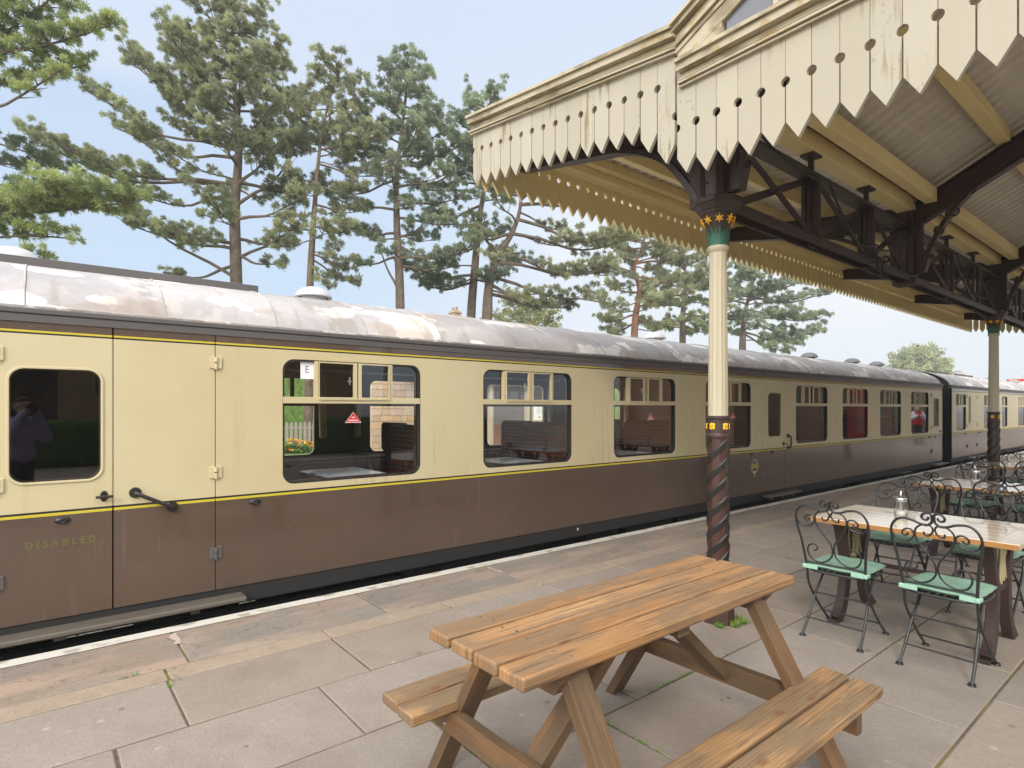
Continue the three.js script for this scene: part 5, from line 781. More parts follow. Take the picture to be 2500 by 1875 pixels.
// ---------------------------------------------------------------- columns
function column(label) {
  const c = thing('platform_column', label, 'column', [0, 0, 0], 0, 'cast iron columns carrying the canopy');
  const oct = (r0, r1, y0, y1) => { const o = flat(new THREE.CylinderGeometry(r1 / Math.cos(Math.PI / 8), r0 / Math.cos(Math.PI / 8), y1 - y0, 8).rotateY(Math.PI / 8).translate(0, (y0 + y1) / 2, 0)); o.computeVertexNormals(); return o; };
  const fluted = (r0, r1, y0, y1, n, d) => { const P = [], I = [], seg = n * 8, H = 10; for (let j = 0; j <= H; j++) for (let i = 0; i <= seg; i++) { const t = j / H, a = i / seg * Math.PI * 2, e = smooth(0, 0.03, t) * smooth(1, 0.97, t), f = Math.abs(Math.sin(a * n / 2)); const r = lerp(r0, r1, t) - d * e * Math.sqrt(f); P.push(Math.cos(a) * r, lerp(y0, y1, t), Math.sin(a) * r); } for (let j = 0; j < H; j++) for (let i = 0; i < seg; i++) { const k = j * (seg + 1) + i; I.push(k, k + seg + 1, k + 1, k + 1, k + seg + 1, k + seg + 2); } const g = new THREE.BufferGeometry(); g.setAttribute('position', new THREE.Float32BufferAttribute(P, 3)); g.setIndex(I); g.computeVertexNormals(); return boxUV(g, 'y'); };
  obj('base', [oct(0.105, 0.098, 0, 0.15), lathe([[0.094, 0.15], [0.09, 0.17], [0.078, 0.195]], 20)], M.ironRed, c);
  obj('lower_shaft', fluted(0.0735, 0.0725, 0.19, 1.31, 10, 0.0035), M.ironRed, c);
  for (const s of [0, 1, 2]) { const P = [], I = [], L = 0.40; for (let i = 0; i <= 110; i++) { const y = 0.2 + i / 110 * 1.1, a = -y / L * Math.PI * 2 + s * Math.PI * 2 / 3 + 0.6, ux = Math.cos(a), uz = Math.sin(a); for (const [o, h] of [[0.071, -0.030], [0.0775, -0.026], [0.0785, 0.018], [0.0805, 0.026], [0.071, 0.032]]) P.push(ux * o, clamp(y + h, 0.195, 1.31), uz * o); if (i) for (let q = 0; q < 4; q++) { const k = (i - 1) * 5 + q; I.push(k, k + 1, k + 5, k + 1, k + 6, k + 5); } }
    const g = new THREE.BufferGeometry(); g.setAttribute('position', new THREE.Float32BufferAttribute(P, 3)); g.setIndex(I); g.computeVertexNormals(); obj('spiral_band', boxUV(g, 'y'), M.ironBlack, c); }
  obj('ring', lathe([[0.072, 1.285], [0.078, 1.295], [0.081, 1.31], [0.077, 1.322], [0.073, 1.327]], 28), M.ironRed, c);
  const col = obj('collar', lathe([[0.073, 1.327], [0.073, 1.418], [0.076, 1.422], [0.081, 1.432], [0.081, 1.442], [0.069, 1.448]], 28), M.iron, c);
  for (let k = 0; k < 5; k++) { const a = k / 5 * Math.PI * 2 + 0.62, gs = []; for (let q = 0; q < 4; q++) { const b = q * Math.PI / 2 + Math.PI / 4; gs.push(ball(Math.cos(b) * 0.012, Math.sin(b) * 0.014, 0, 0.014, 1, 1.05, 0.5, 8)); } const f = obj('flower', gs, M.petal, col); f.position.set(Math.cos(a) * 0.074, 1.374, Math.sin(a) * 0.074); f.rotation.y = Math.PI / 2 - a; const ce = obj('flower_centre', ball(0, 0, 0.007, 0.005), M.red, col); ce.position.copy(f.position); ce.rotation.y = f.rotation.y; }
  obj('shaft', fluted(0.068, 0.060, 1.448, 2.60, 14, 0.0055), M.colCream, c);
  obj('neck_ring', lathe([[0.060, 2.595], [0.066, 2.605], [0.074, 2.62], [0.074, 2.634], [0.066, 2.645]], 28), M.colCream, c);
  const cap = obj('capital', lathe([[0.064, 2.64], [0.066, 2.70], [0.072, 2.75], [0.086, 2.79], [0.106, 2.84], [0.110, 2.865]], 24), M.iron, c);
  const leaf = (() => { const g = new THREE.PlaneGeometry(0.026, 0.135, 2, 5).translate(0, 0.0675, 0), p = g.attributes.position; for (let i = 0; i < p.count; i++) { const t = clamp(p.getY(i) / 0.135); p.setX(i, p.getX(i) * (1.25 - Math.pow(t, 2.2) * 1.2)); p.setZ(i, 0.004 + 0.018 * t * t - 0.005 * Math.abs(p.getX(i)) / 0.013); } g.computeVertexNormals(); return flat(g); })();
  for (let k = 0; k < 18; k++) { const a = k / 18 * Math.PI * 2, l = obj('leaf', leaf, M.leafGreen, cap); l.position.set(Math.cos(a) * 0.066, 2.642, Math.sin(a) * 0.066); l.rotation.y = Math.PI / 2 - a; l.scale.y = k % 2 ? 1 : 0.86; }
  for (let k = 0; k < 8; k++) { const a = k / 8 * Math.PI * 2 + 0.15, pts = []; for (let q = 0; q < 12; q++) { const r = q % 2 ? 0.013 : 0.034, b = q / 12 * Math.PI * 2 + Math.PI / 2; pts.push([Math.cos(b) * r, Math.sin(b) * r]); } const f = obj('star_flower', extr(poly(pts), 0.007, 2, 0.002), M.petal, cap); f.position.set(Math.cos(a) * 0.100, 2.818, Math.sin(a) * 0.100); f.rotation.order = 'YXZ'; f.rotation.y = Math.PI / 2 - a; f.rotation.x = 0.40; const ce = obj('flower_centre', ball(0, 0, 0.010, 0.006), M.petal2, cap); ce.position.copy(f.position); ce.rotation.copy(f.rotation); }
  obj('abacus', [oct(0.114, 0.120, 2.862, 2.885), oct(0.125, 0.152, 2.886, 2.93), oct(0.158, 0.158, 2.931, 2.962)], M.iron, c);
  obj('pedestal', [oct(0.092, 0.10, 2.963, 3.46), ...[0, 1, 2, 3].map((k) => rbox(-0.008, 0.008, 2.97, 3.44, 0.088, 0.112, 0.003).rotateY(k * Math.PI / 2 + Math.PI / 4)), ...[0, 1, 2, 3, 4, 5, 6, 7].map((k) => ball(Math.cos(k * 0.785 + 0.3) * 0.097, 3.08, Math.sin(k * 0.785 + 0.3) * 0.097, 0.012, 1, 1, 1, 8))], M.iron, c);
  return c;
}
const col1 = column('nearest cream fluted column with a brown spiral lower shaft behind the picnic table'); col1.position.set(3.74, 0, ZC);
copy(col1, [11.35, 0, ZC], 0, 'farther cream column rising behind the cafe tables near the right edge');
copy(col1, [18.95, 0, ZC], 0, 'farthest canopy column, beyond the cafe tables and hidden from view');

// ---------------------------------------------------------------- picnic table
{
  const t = thing('picnic_table', 'weathered orange brown wooden picnic table with joined benches in the foreground', 'picnic table', [0, 0, 0]);
  const R = rng(15), zc = -1.482, x0 = 1.043, x1 = 2.636;
  for (let k = 0; k < 4; k++) { const z = zc - 0.2505 + k * 0.1288; obj('tabletop_plank', boxUV(rbox(x0 + (R() - 0.5) * 0.012, x1 + (R() - 0.5) * 0.014, 0.708 + R() * 0.001, 0.75 + (R() - 0.5) * 0.003, z, z + 0.1145, 0.010, 2), 'x', R() * 2, k * 0.137 + 0.02), M.wood[k], t); }
  for (const s of [-1, 1]) for (let k = 0; k < 2; k++) { const z = zc + s * 0.49 - 0.124 + k * 0.127; obj('bench_plank', boxUV(rbox(x0 + 0.005 + (R() - 0.5) * 0.012, x1 - 0.01 + (R() - 0.5) * 0.012, 0.348, 0.391 + (R() - 0.5) * 0.003, z, z + 0.1145, 0.010, 2), 'x', R() * 2, R()), M.bench[k], t); }
  for (const [x, o] of [[1.29, -1], [2.385, 1]]) {
    for (const s of [-1, 1]) { obj('leg', bar([x, -0.02, zc + s * 0.60], [x, 0.707, zc + s * 0.175], 0.045, 0.092, [1, 0, 0], 0.004), M.leg, t); }
    obj('crossbar', boxUV(rbox(x + o * 0.048 - 0.022, x + o * 0.048 + 0.022, 0.256, 0.346, zc - 0.59, zc + 0.59, 0.004), 'z', R()), M.leg, t);
    obj('top_batten', boxUV(flat(new THREE.ExtrudeGeometry(poly([[-0.24, 0.706], [0.24, 0.706], [0.18, 0.625], [-0.18, 0.625]]), { depth: 0.044, bevelEnabled: false }).rotateY(Math.PI / 2).translate(x + o * 0.048 - 0.022, 0, zc)), 'z', R()), M.leg, t);
    obj('brace', bar([x + o * 0.02, 0.30, zc + 0.02], [lerp(x, (x0 + x1) / 2, 0.8), 0.69, zc + 0.02], 0.044, 0.085, [0, 0, 1], 0.004), M.leg, t);
    for (const s of [-1, 1]) for (const [dz, y] of [[0.43, 0.285], [0.47, 0.318]]) obj('bolt', flat(new THREE.SphereGeometry(0.011, 10, 6).scale(0.5, 1, 1).translate(x + o * 0.071, y, zc + s * dz)), M.bolt, t);
  }
  for (const x of [1.245, 2.43]) for (let k = 0; k < 4; k++) for (const d of [-0.028, 0.028]) obj('screw', flat(new THREE.CylinderGeometry(0.0045, 0.0045, 0.003, 8).translate(x + d * 0.3, 0.7505, zc - 0.2505 + k * 0.1288 + 0.057 + d)), M.bolt, t);
  obj('top_batten', boxUV(rbox((x0 + x1) / 2 - 0.035, (x0 + x1) / 2 + 0.035, 0.665, 0.707, zc - 0.22, zc + 0.22, 0.004), 'z'), M.leg, t);
}

// ---------------------------------------------------------------- cafe tables, chairs and jars
function cafeChair(label) {
  const c = thing('cafe_chair', label, 'chair', [0, 0, 0], 0, 'wrought iron cafe chairs with green cushions');
  // x = 0 at the rear feet, seat towards +x; the back leans to -x
  const bx = (h) => h > 0.45 ? 0.075 - (h - 0.45) * 0.22 : 0.075 + (0.45 - h) * 0.2;
  const P = (s, h) => [bx(h), h, s];
  const both = (pts, r, name, seg = 40) => { for (const k of [1, -1]) obj(name, tube(pts.map(([s, h]) => P(s * k, h)), r, seg, 6), M.wrought, c); };
  const top = [[-0.215, 0.72], [-0.217, 0.789], [-0.196, 0.838], [-0.159, 0.862], [-0.107, 0.858], [-0.066, 0.842], [-0.031, 0.838], [-0.008, 0.858], [0.0, 0.880], [-0.008, 0.902], [-0.027, 0.910], [-0.048, 0.900], [-0.056, 0.881], [-0.043, 0.868], [-0.026, 0.872], [-0.022, 0.885]].map(([s, h]) => [Math.min(s, -0.006), h]);
  const upright = [[-0.178, 0.40], [-0.178, 0.45], [-0.184, 0.53], [-0.197, 0.64], [-0.212, 0.71], [-0.217, 0.775]];
  both(upright, 0.0085, 'upright', 14); both(top, 0.0072, 'top_scroll', 56);
  both([[-0.214, 0.771], [-0.193, 0.735], [-0.155, 0.724], [-0.118, 0.741], [-0.100, 0.771], [-0.109, 0.797], [-0.137, 0.801], [-0.158, 0.785], [-0.157, 0.765], [-0.139, 0.763], [-0.129, 0.776]], 0.0055, 'arm_scroll', 44);
  both([[-0.050, 0.796], [-0.047, 0.777], [-0.028, 0.776], [-0.008, 0.800], [-0.007, 0.825], [-0.025, 0.840], [-0.06, 0.836], [-0.088, 0.811], [-0.095, 0.776], [-0.084, 0.732], [-0.052, 0.682], [-0.018, 0.633], [-0.006, 0.594], [-0.010, 0.547], [-0.039, 0.508], [-0.085, 0.487], [-0.132, 0.498], [-0.157, 0.534], [-0.160, 0.569], [-0.145, 0.597], [-0.118, 0.607], [-0.099, 0.597], [-0.098, 0.578], [-0.112, 0.564], [-0.124, 0.567]], 0.0055, 'heart_scroll', 90);
  obj('back_rail', rod(P(-0.178, 0.478), P(0.178, 0.478), 0.006), M.wrought, c);
  for (const k of [1, -1]) {
    obj('leg', [tube([[bx(0.40), 0.41, k * 0.178], [0.10, 0.34, k * 0.178], [0.17, 0.25, k * 0.178], [0.30, 0.12, k * 0.178], [0.435, 0.008, k * 0.178]], 0.0085, 14, 6), flat(new THREE.CylinderGeometry(0.018, 0.021, 0.012, 10).translate(0.437, 0.006, k * 0.178))], M.wrought, c);
    obj('leg', [tube([[0.34, 0.425, k * 0.150], [0.30, 0.40, k * 0.150], [0.245, 0.34, k * 0.152], [0.17, 0.25, k * 0.160], [0.08, 0.11, k * 0.168], [0.0, 0.008, k * 0.173]], 0.0085, 16, 6), flat(new THREE.CylinderGeometry(0.018, 0.021, 0.012, 10).translate(0, 0.006, k * 0.173))], M.wrought, c);
  }
  obj('stretcher', rod([0.07, 0.105, -0.168], [0.07, 0.105, 0.168], 0.006), M.wrought, c); obj('stretcher', rod([0.33, 0.095, -0.178], [0.33, 0.095, 0.178], 0.006), M.wrought, c); obj('stretcher', rod([0.16, 0.258, -0.178], [0.16, 0.258, 0.178], 0.006), M.wrought, c);
  const ring = []; for (let k = 0; k < 28; k++) { const a = k / 28 * Math.PI * 2, n = 3.4, ca = Math.cos(a), sa = Math.sin(a); ring.push([0.245 + 0.195 * Math.sign(ca) * Math.pow(Math.abs(ca), 2 / n), 0.428, 0.19 * Math.sign(sa) * Math.pow(Math.abs(sa), 2 / n)]); }
  const sf = obj('seat', tube(ring, 0.009, 84, 6, true), M.wrought, c); for (let k = -4; k <= 4; k++) obj('slat', rbox(0.07, 0.42, 0.424, 0.430, k * 0.038 - 0.012, k * 0.038 + 0.012, 0.002), M.wrought, sf);
  // tufted cushion
  const nx = 22, nz = 22, V = [], I = [], tuft = [[0.17, -0.08], [0.17, 0.08], [0.32, -0.08], [0.32, 0.08]];
  for (const sgn of [1, -1]) for (let i = 0; i <= nx; i++) for (let j = 0; j <= nz; j++) { const u = i / nx * 2 - 1, v = j / nz * 2 - 1, sq = (a, b) => a * Math.sqrt(1 - b * b * 0.10), x = 0.25 + 0.192 * sq(u, v), z = 0.192 * sq(v, u), e = Math.pow(1 - Math.pow(Math.abs(u), 7), 0.5) * Math.pow(1 - Math.pow(Math.abs(v), 7), 0.5); let y = 0.020 * e * sgn; if (sgn > 0) { for (const [a, b] of tuft) y -= 0.012 * Math.exp(-((x - a) ** 2 + (z - b) ** 2) / 0.0006); y += 0.0018 * Math.sin(x * 60 + z * 35); } V.push(x, 0.458 + y, z); }
  for (const o of [0, 1]) for (let i = 0; i < nx; i++) for (let j = 0; j < nz; j++) { const k = o * (nx + 1) * (nz + 1) + i * (nz + 1) + j, q = [k, k + 1, k + nz + 1, k + 1, k + nz + 2, k + nz + 1]; I.push(...(o ? q.reverse() : q)); }
  const cg = new THREE.BufferGeometry(); cg.setAttribute('position', new THREE.Float32BufferAttribute(V, 3)); cg.setIndex(I); cg.computeVertexNormals(); const cu = obj('cushion', boxUV(cg), M.cushion, c);
  for (const k of [1, -1]) obj('tie', [rbox(0.045, 0.11, 0.437, 0.463, k * 0.185 - 0.012, k * 0.185 + 0.012, 0.008, 2), rbox(0.05, 0.062, 0.435, 0.464, Math.min(k * 0.10, k * 0.19), Math.max(k * 0.10, k * 0.19), 0.005, 1)], M.tie, cu);
  return c;
}
const tables = [[4.27, 5.06, -1.885, -0.745], [6.98, 7.78, -2.06, -0.92], [9.85, 10.65, -2.17, -1.03]];
const tnames = ['nearest', 'middle', 'farthest'];
const chair0 = cafeChair('');
let first = true;
const chair = (x, z, turn, label) => { if (first) { first = false; chair0.position.set(x, 0, z); chair0.rotation.y = turn; chair0.userData.label = label; } else copy(chair0, [x, 0, z], turn, label); };
chair(3.937, -1.617, 0.02, 'green cushioned iron chair at the left of the near side of the nearest cafe table');
chair(3.925, -1.056, -0.03, 'green cushioned iron chair closest to the camera, facing the nearest cafe table');
chair(5.66, -1.72, Math.PI + 0.05, 'iron chair across the nearest cafe table, behind the glass sugar pourer');
chair(5.63, -1.12, Math.PI - 0.04, 'iron chair across the nearest cafe table, at its right end by the frame edge');
chair(6.40, -1.74, 0.03, 'iron chair at the left of the near side of the middle cafe table');
chair(6.42, -1.22, -0.02, 'iron chair at the right of the near side of the middle cafe table');
chair(8.28, -1.80, Math.PI - 0.05, 'iron chair across the middle cafe table, at its left');
chair(8.25, -1.28, Math.PI + 0.03, 'iron chair across the middle cafe table, at its right');
chair(9.12, -1.95, 0.04, 'iron chair on the near side of the farthest cafe table, left, before the far column');
chair(9.15, -1.42, 0, 'iron chair on the near side of the farthest cafe table, right');
chair(11.05, -1.98, Math.PI, 'iron chair across the farthest cafe table, beside the far column');
function cafeTable(label) {
  const t = thing('cafe_table', label, 'table', [0, 0, 0], 0, 'wooden cafe tables with iron legs'), L = 1.14, W = 0.80, R = rng(4);
  // local: x across (width), z along; origin at the floor below the middle
  for (let k = 0; k < 6; k++) obj('top_plank', boxUV(rbox(-W / 2 + k * W / 6 + 0.0006, -W / 2 + (k + 1) * W / 6 - 0.0006, 0.703, 0.735, -L / 2 + 0.0, L / 2 - 0.112, 0.0025), 'z', R() * 1.4, R()), k === 0 || k === 5 ? M.tableTop[2] : M.tableTop[k % 4], t);
  obj('breadboard_end', boxUV(rbox(-W / 2, W / 2, 0.703, 0.735, L / 2 - 0.11, L / 2, 0.003), 'x', R(), R()), M.tableTop[1], t);
  for (const s of [-1, 1]) obj('edge_strip', boxUV(rbox(s * (W / 2 + 0.00325) - 0.00275, s * (W / 2 + 0.00325) + 0.00275, 0.701, 0.732, -L / 2, L / 2, 0.002), 'z'), M.tableEdge, t);
  for (const z of [-0.44, 0.40]) {
    const f = obj('leg_frame', [...[-1, 1].map((s) => flat(new THREE.ExtrudeGeometry(band(spline2([[s * 0.26, 0.70], [s * 0.20, 0.56], [s * 0.15, 0.40], [s * 0.16, 0.24], [s * 0.22, 0.09], [s * 0.30, 0.012]], 24), 0.055, 0.075), { depth: 0.05, bevelEnabled: true, bevelSize: 0.004, bevelThickness: 0.004, bevelSegments: 1 }).translate(0, 0, z - 0.025))), rbox(-0.3, 0.3, 0.675, 0.702, z - 0.03, z + 0.03, 0.004), rbox(-0.16, 0.16, 0.37, 0.405, z - 0.02, z + 0.02, 0.004), ...[-1, 1].map((s) => rbox(s * 0.31 - 0.05, s * 0.31 + 0.05, 0, 0.024, z - 0.03, z + 0.03, 0.006))], M.iron, t);
    // pierced panel of interlaced cream strokes in an oval
    const st = []; for (const zz of [z - 0.012, z + 0.012]) { const pt = (a, b) => [a, 0.545 + b, zz]; st.push(tube([[-0.09, 0.13], [-0.115, 0.02], [-0.085, -0.11], [-0.045, -0.10], [-0.04, 0.0], [-0.07, 0.01]].map((p) => pt(...p)), 0.006, 26, 5), tube([[-0.035, 0.14], [-0.03, -0.13], [0.0, 0.12], [0.03, -0.13], [0.035, 0.14]].map((p) => pt(...p)), 0.006, 36, 5), tube([[0.06, -0.13], [0.065, 0.12], [0.10, 0.11], [0.105, 0.04], [0.07, 0.01], [0.11, -0.12]].map((p) => pt(...p)), 0.006, 30, 5)); for (const s of [-1, 1]) st.push(tube([[s * 0.01, 0.145], [s * 0.012, 0], [s * 0.01, -0.145]].map((p) => pt(...p)), 0.004, 10, 4)); }
    obj('pierced_panel', st, std({ color: lin(0.42, 0.36, 0.2), roughness: 0.6 }), f);
    obj('panel_back', flat(new THREE.CylinderGeometry(0.13, 0.13, 0.012, 28).rotateX(Math.PI / 2).scale(1, 1.15, 1).translate(0, 0.545, z)), M.iron, f);
  }
  obj('stretcher', rbox(-0.02, 0.02, 0.375, 0.40, -0.44, 0.40, 0.004), M.iron, t);
  return t;
}
const tpos = (k) => [(tables[k][0] + tables[k][1]) / 2, 0, (tables[k][2] + tables[k][3]) / 2];
const tab0 = cafeTable('nearest wooden cafe table, with a glass sugar pourer on it'); tab0.position.set(...tpos(0));
copy(tab0, tpos(1), 0, 'middle wooden cafe table, behind the nearest one'); copy(tab0, tpos(2), 0, 'farthest wooden cafe table, in front of the far column');
{
  const j = thing('sugar_pourer', 'glass sugar pourer with a metal lid on the nearest cafe table', 'sugar pourer', [4.68, 0.7355, -1.455], 0.3, 'sugar pourers on the cafe tables');
  obj('jar', lathe([[0.0, 0.002], [0.036, 0.002], [0.039, 0.008], [0.038, 0.05], [0.036, 0.11], [0.036, 0.128], [0.033, 0.128], [0.033, 0.11], [0.035, 0.05], [0.035, 0.01], [0.0, 0.008]], 24), phys({ color: 0xffffff, transmission: 1, thickness: 0.004, roughness: 0.02, ior: 1.48 }), j);
  obj('sugar', lathe([[0, 0.0095], [0.034, 0.0105], [0.0344, 0.045], [0.02, 0.052], [0, 0.05]], 20), std({ color: lin(0.82, 0.80, 0.76), roughness: 1 }), j);
  const l = obj('lid', lathe([[0.038, 0.118], [0.039, 0.136], [0.034, 0.146], [0.018, 0.153], [0, 0.155]], 24), M.metal, j); obj('spout', [tube([[0, 0.02, 0], [0, 0.10, 0], [0.004, 0.16, 0], [0.012, 0.185, 0]], 0.006, 10, 8), rbox(-0.012, 0.016, 0.16, 0.165, -0.008, 0.008, 0.002)], M.metal, l);
  copy(j, [7.32, 0.7355, -1.62], 1.2, 'glass sugar pourer with a metal lid on the middle cafe table'); copy(j, [10.2, 0.7355, -1.75], 2, 'glass sugar pourer with a metal lid on the farthest cafe table');
}

// ---------------------------------------------------------------- station building behind the camera (seen only in reflections)
{
  const b = thing('station_building', 'long stone station building behind the camera, seen as reflections in the coach windows', 'building', [0, 0, 3.1]);
  obj('wall', boxUV(box(22, 50, 0, 3.6, 0, 6), 'x'), std({ map: rep(T.block, 1.2, 1.2), color: lin(0.62, 0.46, 0.40), roughness: 0.95 }), b);
  obj('roof', boxUV(flat(new THREE.ExtrudeGeometry(poly([[0.2, 3.605], [-6.4, 3.605], [-3, 5.6]]), { depth: 28.4, bevelEnabled: false }).rotateY(Math.PI / 2).translate(21.8, 0, 0))), M.slate, b);
  for (let k = 0; k < 4; k++) { const x = 23.5 + k * 6.6; const w = obj('window', box(x, x + 1.4, 1.0, 2.6, -0.03, 0.02), M.colCream, b); obj('pane', box(x + 0.08, x + 1.32, 1.08, 2.52, -0.036, 0.02), std({ color: lin(0.05, 0.06, 0.07), roughness: 0.1 }), w); const d = obj('door', box(x + 3, x + 4.1, 0, 2.3, -0.04, 0.02), k % 3 === 1 ? M.red : M.brown, b); obj('handle', ball(x + 3.1, 1.05, -0.06, 0.03), M.metal, d); }
  const c = thing('brick_house', 'buff brick house behind the camera, reflected in the nearest door window', 'house', [0, 0, 17]);
  obj('wall', boxUV(box(0.6, 12, 0, 6, 0, 7)), std({ map: rep(T.block, 0.8, 0.8), color: lin(0.75, 0.62, 0.45), roughness: 0.95 }), c); obj('wing', boxUV(box(-9, 0.6, 0, 5, 1.5, 7)), std({ map: rep(T.block, 0.8, 0.8), color: lin(0.25, 0.22, 0.2), roughness: 0.95 }), c);  // wing has the wall stone with shadow put into its darker colour
  obj('roof', box(-9.4, 12.4, 6, 6.3, -0.4, 7.4), M.slate, c); const w = obj('window', box(1.6, 2.6, 1.9, 3.3, -0.04, 0.02), M.colCream, c); obj('pane', box(1.68, 2.52, 1.98, 3.22, -0.046, 0.02), std({ color: lin(0.05, 0.06, 0.07), roughness: 0.1 }), w);
  const h = obj('hedge', boxUV(rbox(-14, 14, 0, 1.2, 9, 10, 0.2, 3)), std({ map: rep(T.grass, 1, 1), color: lin(0.35, 0.45, 0.25), roughness: 1 })); tag(h, 'dark clipped hedge in front of the brick house behind the camera', 'hedge');
}

// ---------------------------------------------------------------- people (seen as reflections in the coach windows)
function metaGeo(bones, size, centre, res = 96, k = 0.035) {
  const mc = new MarchingCubes(res, new THREE.MeshStandardMaterial(), false, false, 120000); mc.isolation = 0;
  const bl = bones.map(([a, b, ra, rb]) => { const A = new THREE.Vector3(...a), B = new THREE.Vector3(...b), d = B.clone().sub(A); return { A, d, l2: Math.max(1e-9, d.lengthSq()), ra, rb }; }), p = new THREE.Vector3(), q = new THREE.Vector3();
  for (let z = 0; z < res; z++) for (let y = 0; y < res; y++) for (let x = 0; x < res; x++) {
    p.set((x - res / 2) / (res / 2), (y - res / 2) / (res / 2), (z - res / 2) / (res / 2)).multiplyScalar(size).add(centre); let s = 0;
    let m = 9; const ds = []; for (const b of bl) { const t = clamp(q.subVectors(p, b.A).dot(b.d) / b.l2); const d = q.addScaledVector(b.d, -t).length() - lerp(b.ra, b.rb, t); ds.push(d); if (d < m) m = d; }
    if (m > 0.2) { mc.field[x + y * res + z * res * res] = -m; continue; }
    for (const d of ds) s += Math.exp(-(d - m) / k); mc.field[x + y * res + z * res * res] = -(m - k * Math.log(s));
  }
  mc.update(); const n = mc.count, P = new Float32Array(n * 3), N = new Float32Array(n * 3);
  for (let i = 0; i < n; i++) { for (const [j, c] of [[0, centre.x], [1, centre.y], [2, centre.z]]) { P[i * 3 + j] = mc.positionArray[i * 3 + j] * size + c; N[i * 3 + j] = mc.normalArray[i * 3 + j]; } }
  const g = new THREE.BufferGeometry(); g.setAttribute('position', new THREE.BufferAttribute(P, 3)); g.computeVertexNormals(); return flat(g);
}
function person(label, pos, turn, o) {
  const g = thing('person', label, 'person', pos, turn), C = new THREE.Vector3(0, 0.86, 0.2), skin = std({ color: lin(0.5, 0.32, 0.24), roughness: 0.6 });
  const [el, ha] = [o.elbow, o.hand], arm = (s) => [[[s * 0.17, 1.30, 0.27], [s * el[0], el[1], el[2]], 0.052, 0.042], [[s * el[0], el[1], el[2]], [s * ha[0], ha[1], ha[2]], 0.042, 0.030]];
  const fingers = (s) => { const out = []; for (let k = 0; k < 4; k++) out.push([[s * ha[0], ha[1] + 0.015 - k * 0.016, ha[2] - 0.01], [s * (ha[0] - 0.035), ha[1] + 0.03 - k * 0.017, ha[2] - 0.035 + k * 0.003], 0.009, 0.008]); out.push([[s * ha[0], ha[1] - 0.01, ha[2]], [s * (ha[0] - 0.04), ha[1] - 0.03, ha[2] + 0.01], 0.011, 0.009]); return out; };
  const head = [[[0, 1.49, 0.215], [0, 1.54, 0.225], 0.082, 0.088], [[0, 1.43, 0.185], [0, 1.45, 0.20], 0.05, 0.06], [[0, 1.485, 0.125], [0, 1.50, 0.14], 0.012, 0.012], [[0, 1.33, 0.27], [0, 1.45, 0.235], 0.052, 0.05], [[0.085, 1.49, 0.225], [0.088, 1.51, 0.23], 0.012, 0.014], [[-0.085, 1.49, 0.225], [-0.088, 1.51, 0.23], 0.012, 0.014]];
  const legs = [-1, 1].flatMap((s) => [[[s * 0.09, 0.88, 0.3], [s * 0.10, 0.47, 0.28], 0.085, 0.055], [[s * 0.10, 0.47, 0.28], [s * 0.11, 0.08, 0.32], 0.052, 0.036], [[s * 0.11, 0.04, 0.33], [s * 0.13, 0.03, 0.15], 0.036, 0.030]]);
  const torso = [[[0, 0.95, 0.3], [0, 1.18, 0.28], 0.125, 0.13], [[-0.1, 1.24, 0.28], [0.1, 1.24, 0.28], 0.10, 0.10], [[-0.06, 0.92, 0.3], [0.06, 0.92, 0.3], 0.12, 0.12]];
  const grow = (b, r) => b.map(([a, c, x, y]) => [a, c, x + r, y + r]);
  const b = obj('body', metaGeo([...head, ...torso, ...legs, ...arm(1), ...arm(-1), ...fingers(1), ...fingers(-1)], 0.92, C, 112, 0.012), skin, g);
  const shorten = (s) => { const [u, f] = arm(s); return [u, [f[0], [lerp(f[0][0], f[1][0], 0.85), lerp(f[0][1], f[1][1], 0.85), lerp(f[0][2], f[1][2], 0.85)], f[2], 0.034]]; };
  obj('jacket', metaGeo(grow([...torso, ...shorten(1), ...shorten(-1), ...(o.hood ? [[[-0.06, 1.37, 0.36], [0.06, 1.37, 0.36], 0.06, 0.06]] : [])], 0.016), 0.92, C, 88, 0.03), o.top, b);
  if (o.vest) obj('waistcoat', metaGeo(grow(torso, 0.03), 0.92, C, 72, 0.03), o.vest, b);
  obj('trousers', metaGeo(grow(legs.filter((l) => l[0][1] > 0.1), 0.014), 0.92, C, 80, 0.02), std({ color: lin(0.03, 0.035, 0.05), roughness: 0.9 }), b);
  obj('shoes', [-1, 1].map((s) => rbox(s * 0.12 - 0.045, s * 0.12 + 0.045, 0, 0.075, 0.1, 0.38, 0.03, 3)), M.black, b);
  if (o.hair) obj('hair', metaGeo([[[0, 1.54, 0.25], [0, 1.57, 0.235], 0.093, 0.085], [[-0.05, 1.45, 0.27], [0.05, 1.45, 0.27], 0.06, 0.06]], 0.92, C, 88, 0.02), o.hair, b);
  return g;
}
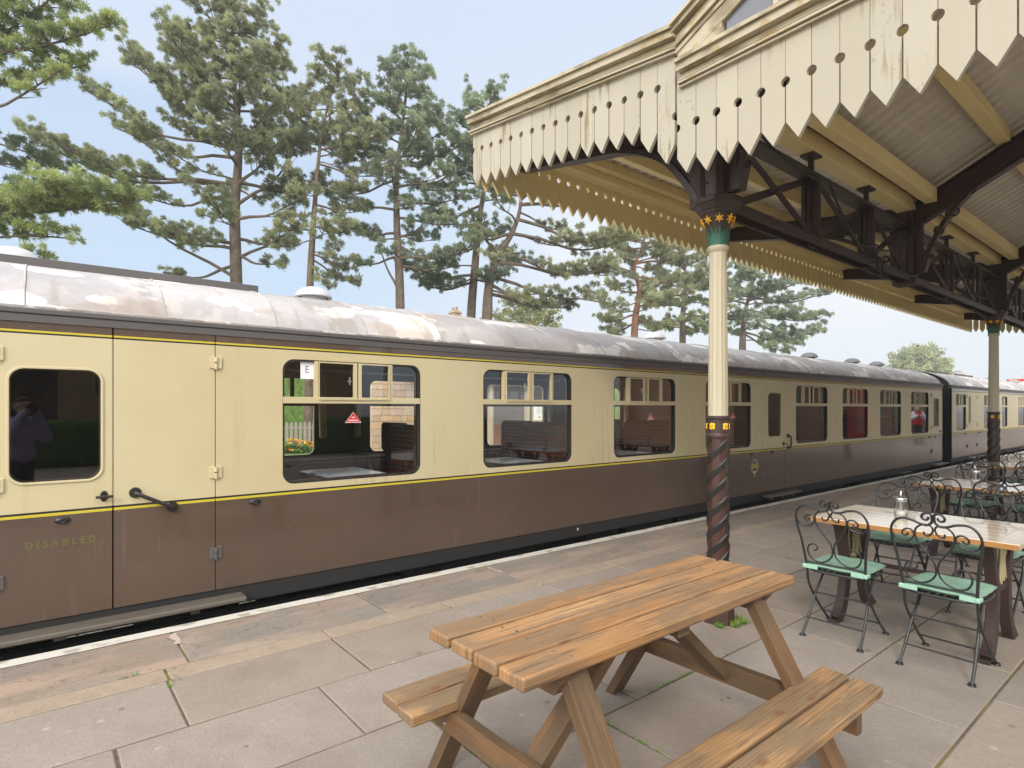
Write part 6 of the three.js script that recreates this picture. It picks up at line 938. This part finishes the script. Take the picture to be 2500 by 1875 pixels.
{
  person('person in a lilac hooded top photographing, reflected in the door window', [0, 0, 0], YAW, { elbow: [0.25, 1.12, 0.16], hand: [0.075, 1.465, 0.10], top: std({ color: lin(0.42, 0.36, 0.58), roughness: 0.95 }), hood: true, hair: std({ color: lin(0.08, 0.05, 0.03), roughness: 0.8 }) });
  const c = thing('camera', 'black camera held up by the person in the lilac top', 'camera', [0, 1.5, 0], YAW);
  obj('body', rbox(-0.065, 0.065, -0.05, 0.04, 0.055, 0.11, 0.012, 2), M.black, c); obj('viewfinder', rbox(-0.025, 0.025, 0.04, 0.065, 0.06, 0.11, 0.008), M.black, c); obj('lens', flat(new THREE.CylinderGeometry(0.033, 0.034, 0.04, 24, 1, true).rotateX(Math.PI / 2).translate(0, 0, 0.034)), M.black, c);
  person('person in a red waistcoat far along the platform, reflected in a window', [28.2, 0, -1.6], 0.9, { elbow: [0.25, 1.08, 0.2], hand: [0.08, 1.2, 0.08], top: std({ color: lin(0.65, 0.66, 0.72), roughness: 0.9 }), vest: std({ color: lin(0.5, 0.02, 0.03), roughness: 0.9 }), hair: std({ color: lin(0.45, 0.43, 0.4), roughness: 0.8 }) });
  const t = thing('telephone_box', 'red telephone box against the station building, reflected in a coach window', 'telephone box', [33, 0, 2.5]);
  obj('frame', [rbox(-0.45, 0.45, 0, 0.2, -0.45, 0.45, 0.01), rbox(-0.45, 0.45, 2.1, 2.45, -0.45, 0.45, 0.04), ...[[-1, -1], [1, -1], [-1, 1], [1, 1]].map(([x, z]) => box(x * 0.40 - 0.05, x * 0.40 + 0.05, 0.2, 2.1, z * 0.40 - 0.05, z * 0.40 + 0.05)), ...[0.5, 0.8, 1.1, 1.4, 1.7].flatMap((y) => [box(-0.4, 0.4, y, y + 0.03, -0.43, -0.40), box(-0.43, -0.40, y, y + 0.03, -0.4, 0.4)])], M.red, t);
  obj('pane', box(-0.36, 0.36, 0.2, 2.1, -0.40, -0.39), std({ color: lin(0.1, 0.1, 0.1), roughness: 0.1 }), t); obj('back', box(-0.4, 0.4, 0.2, 2.1, 0.38, 0.42), M.red, t);
}

renderer.render(scene, camera);
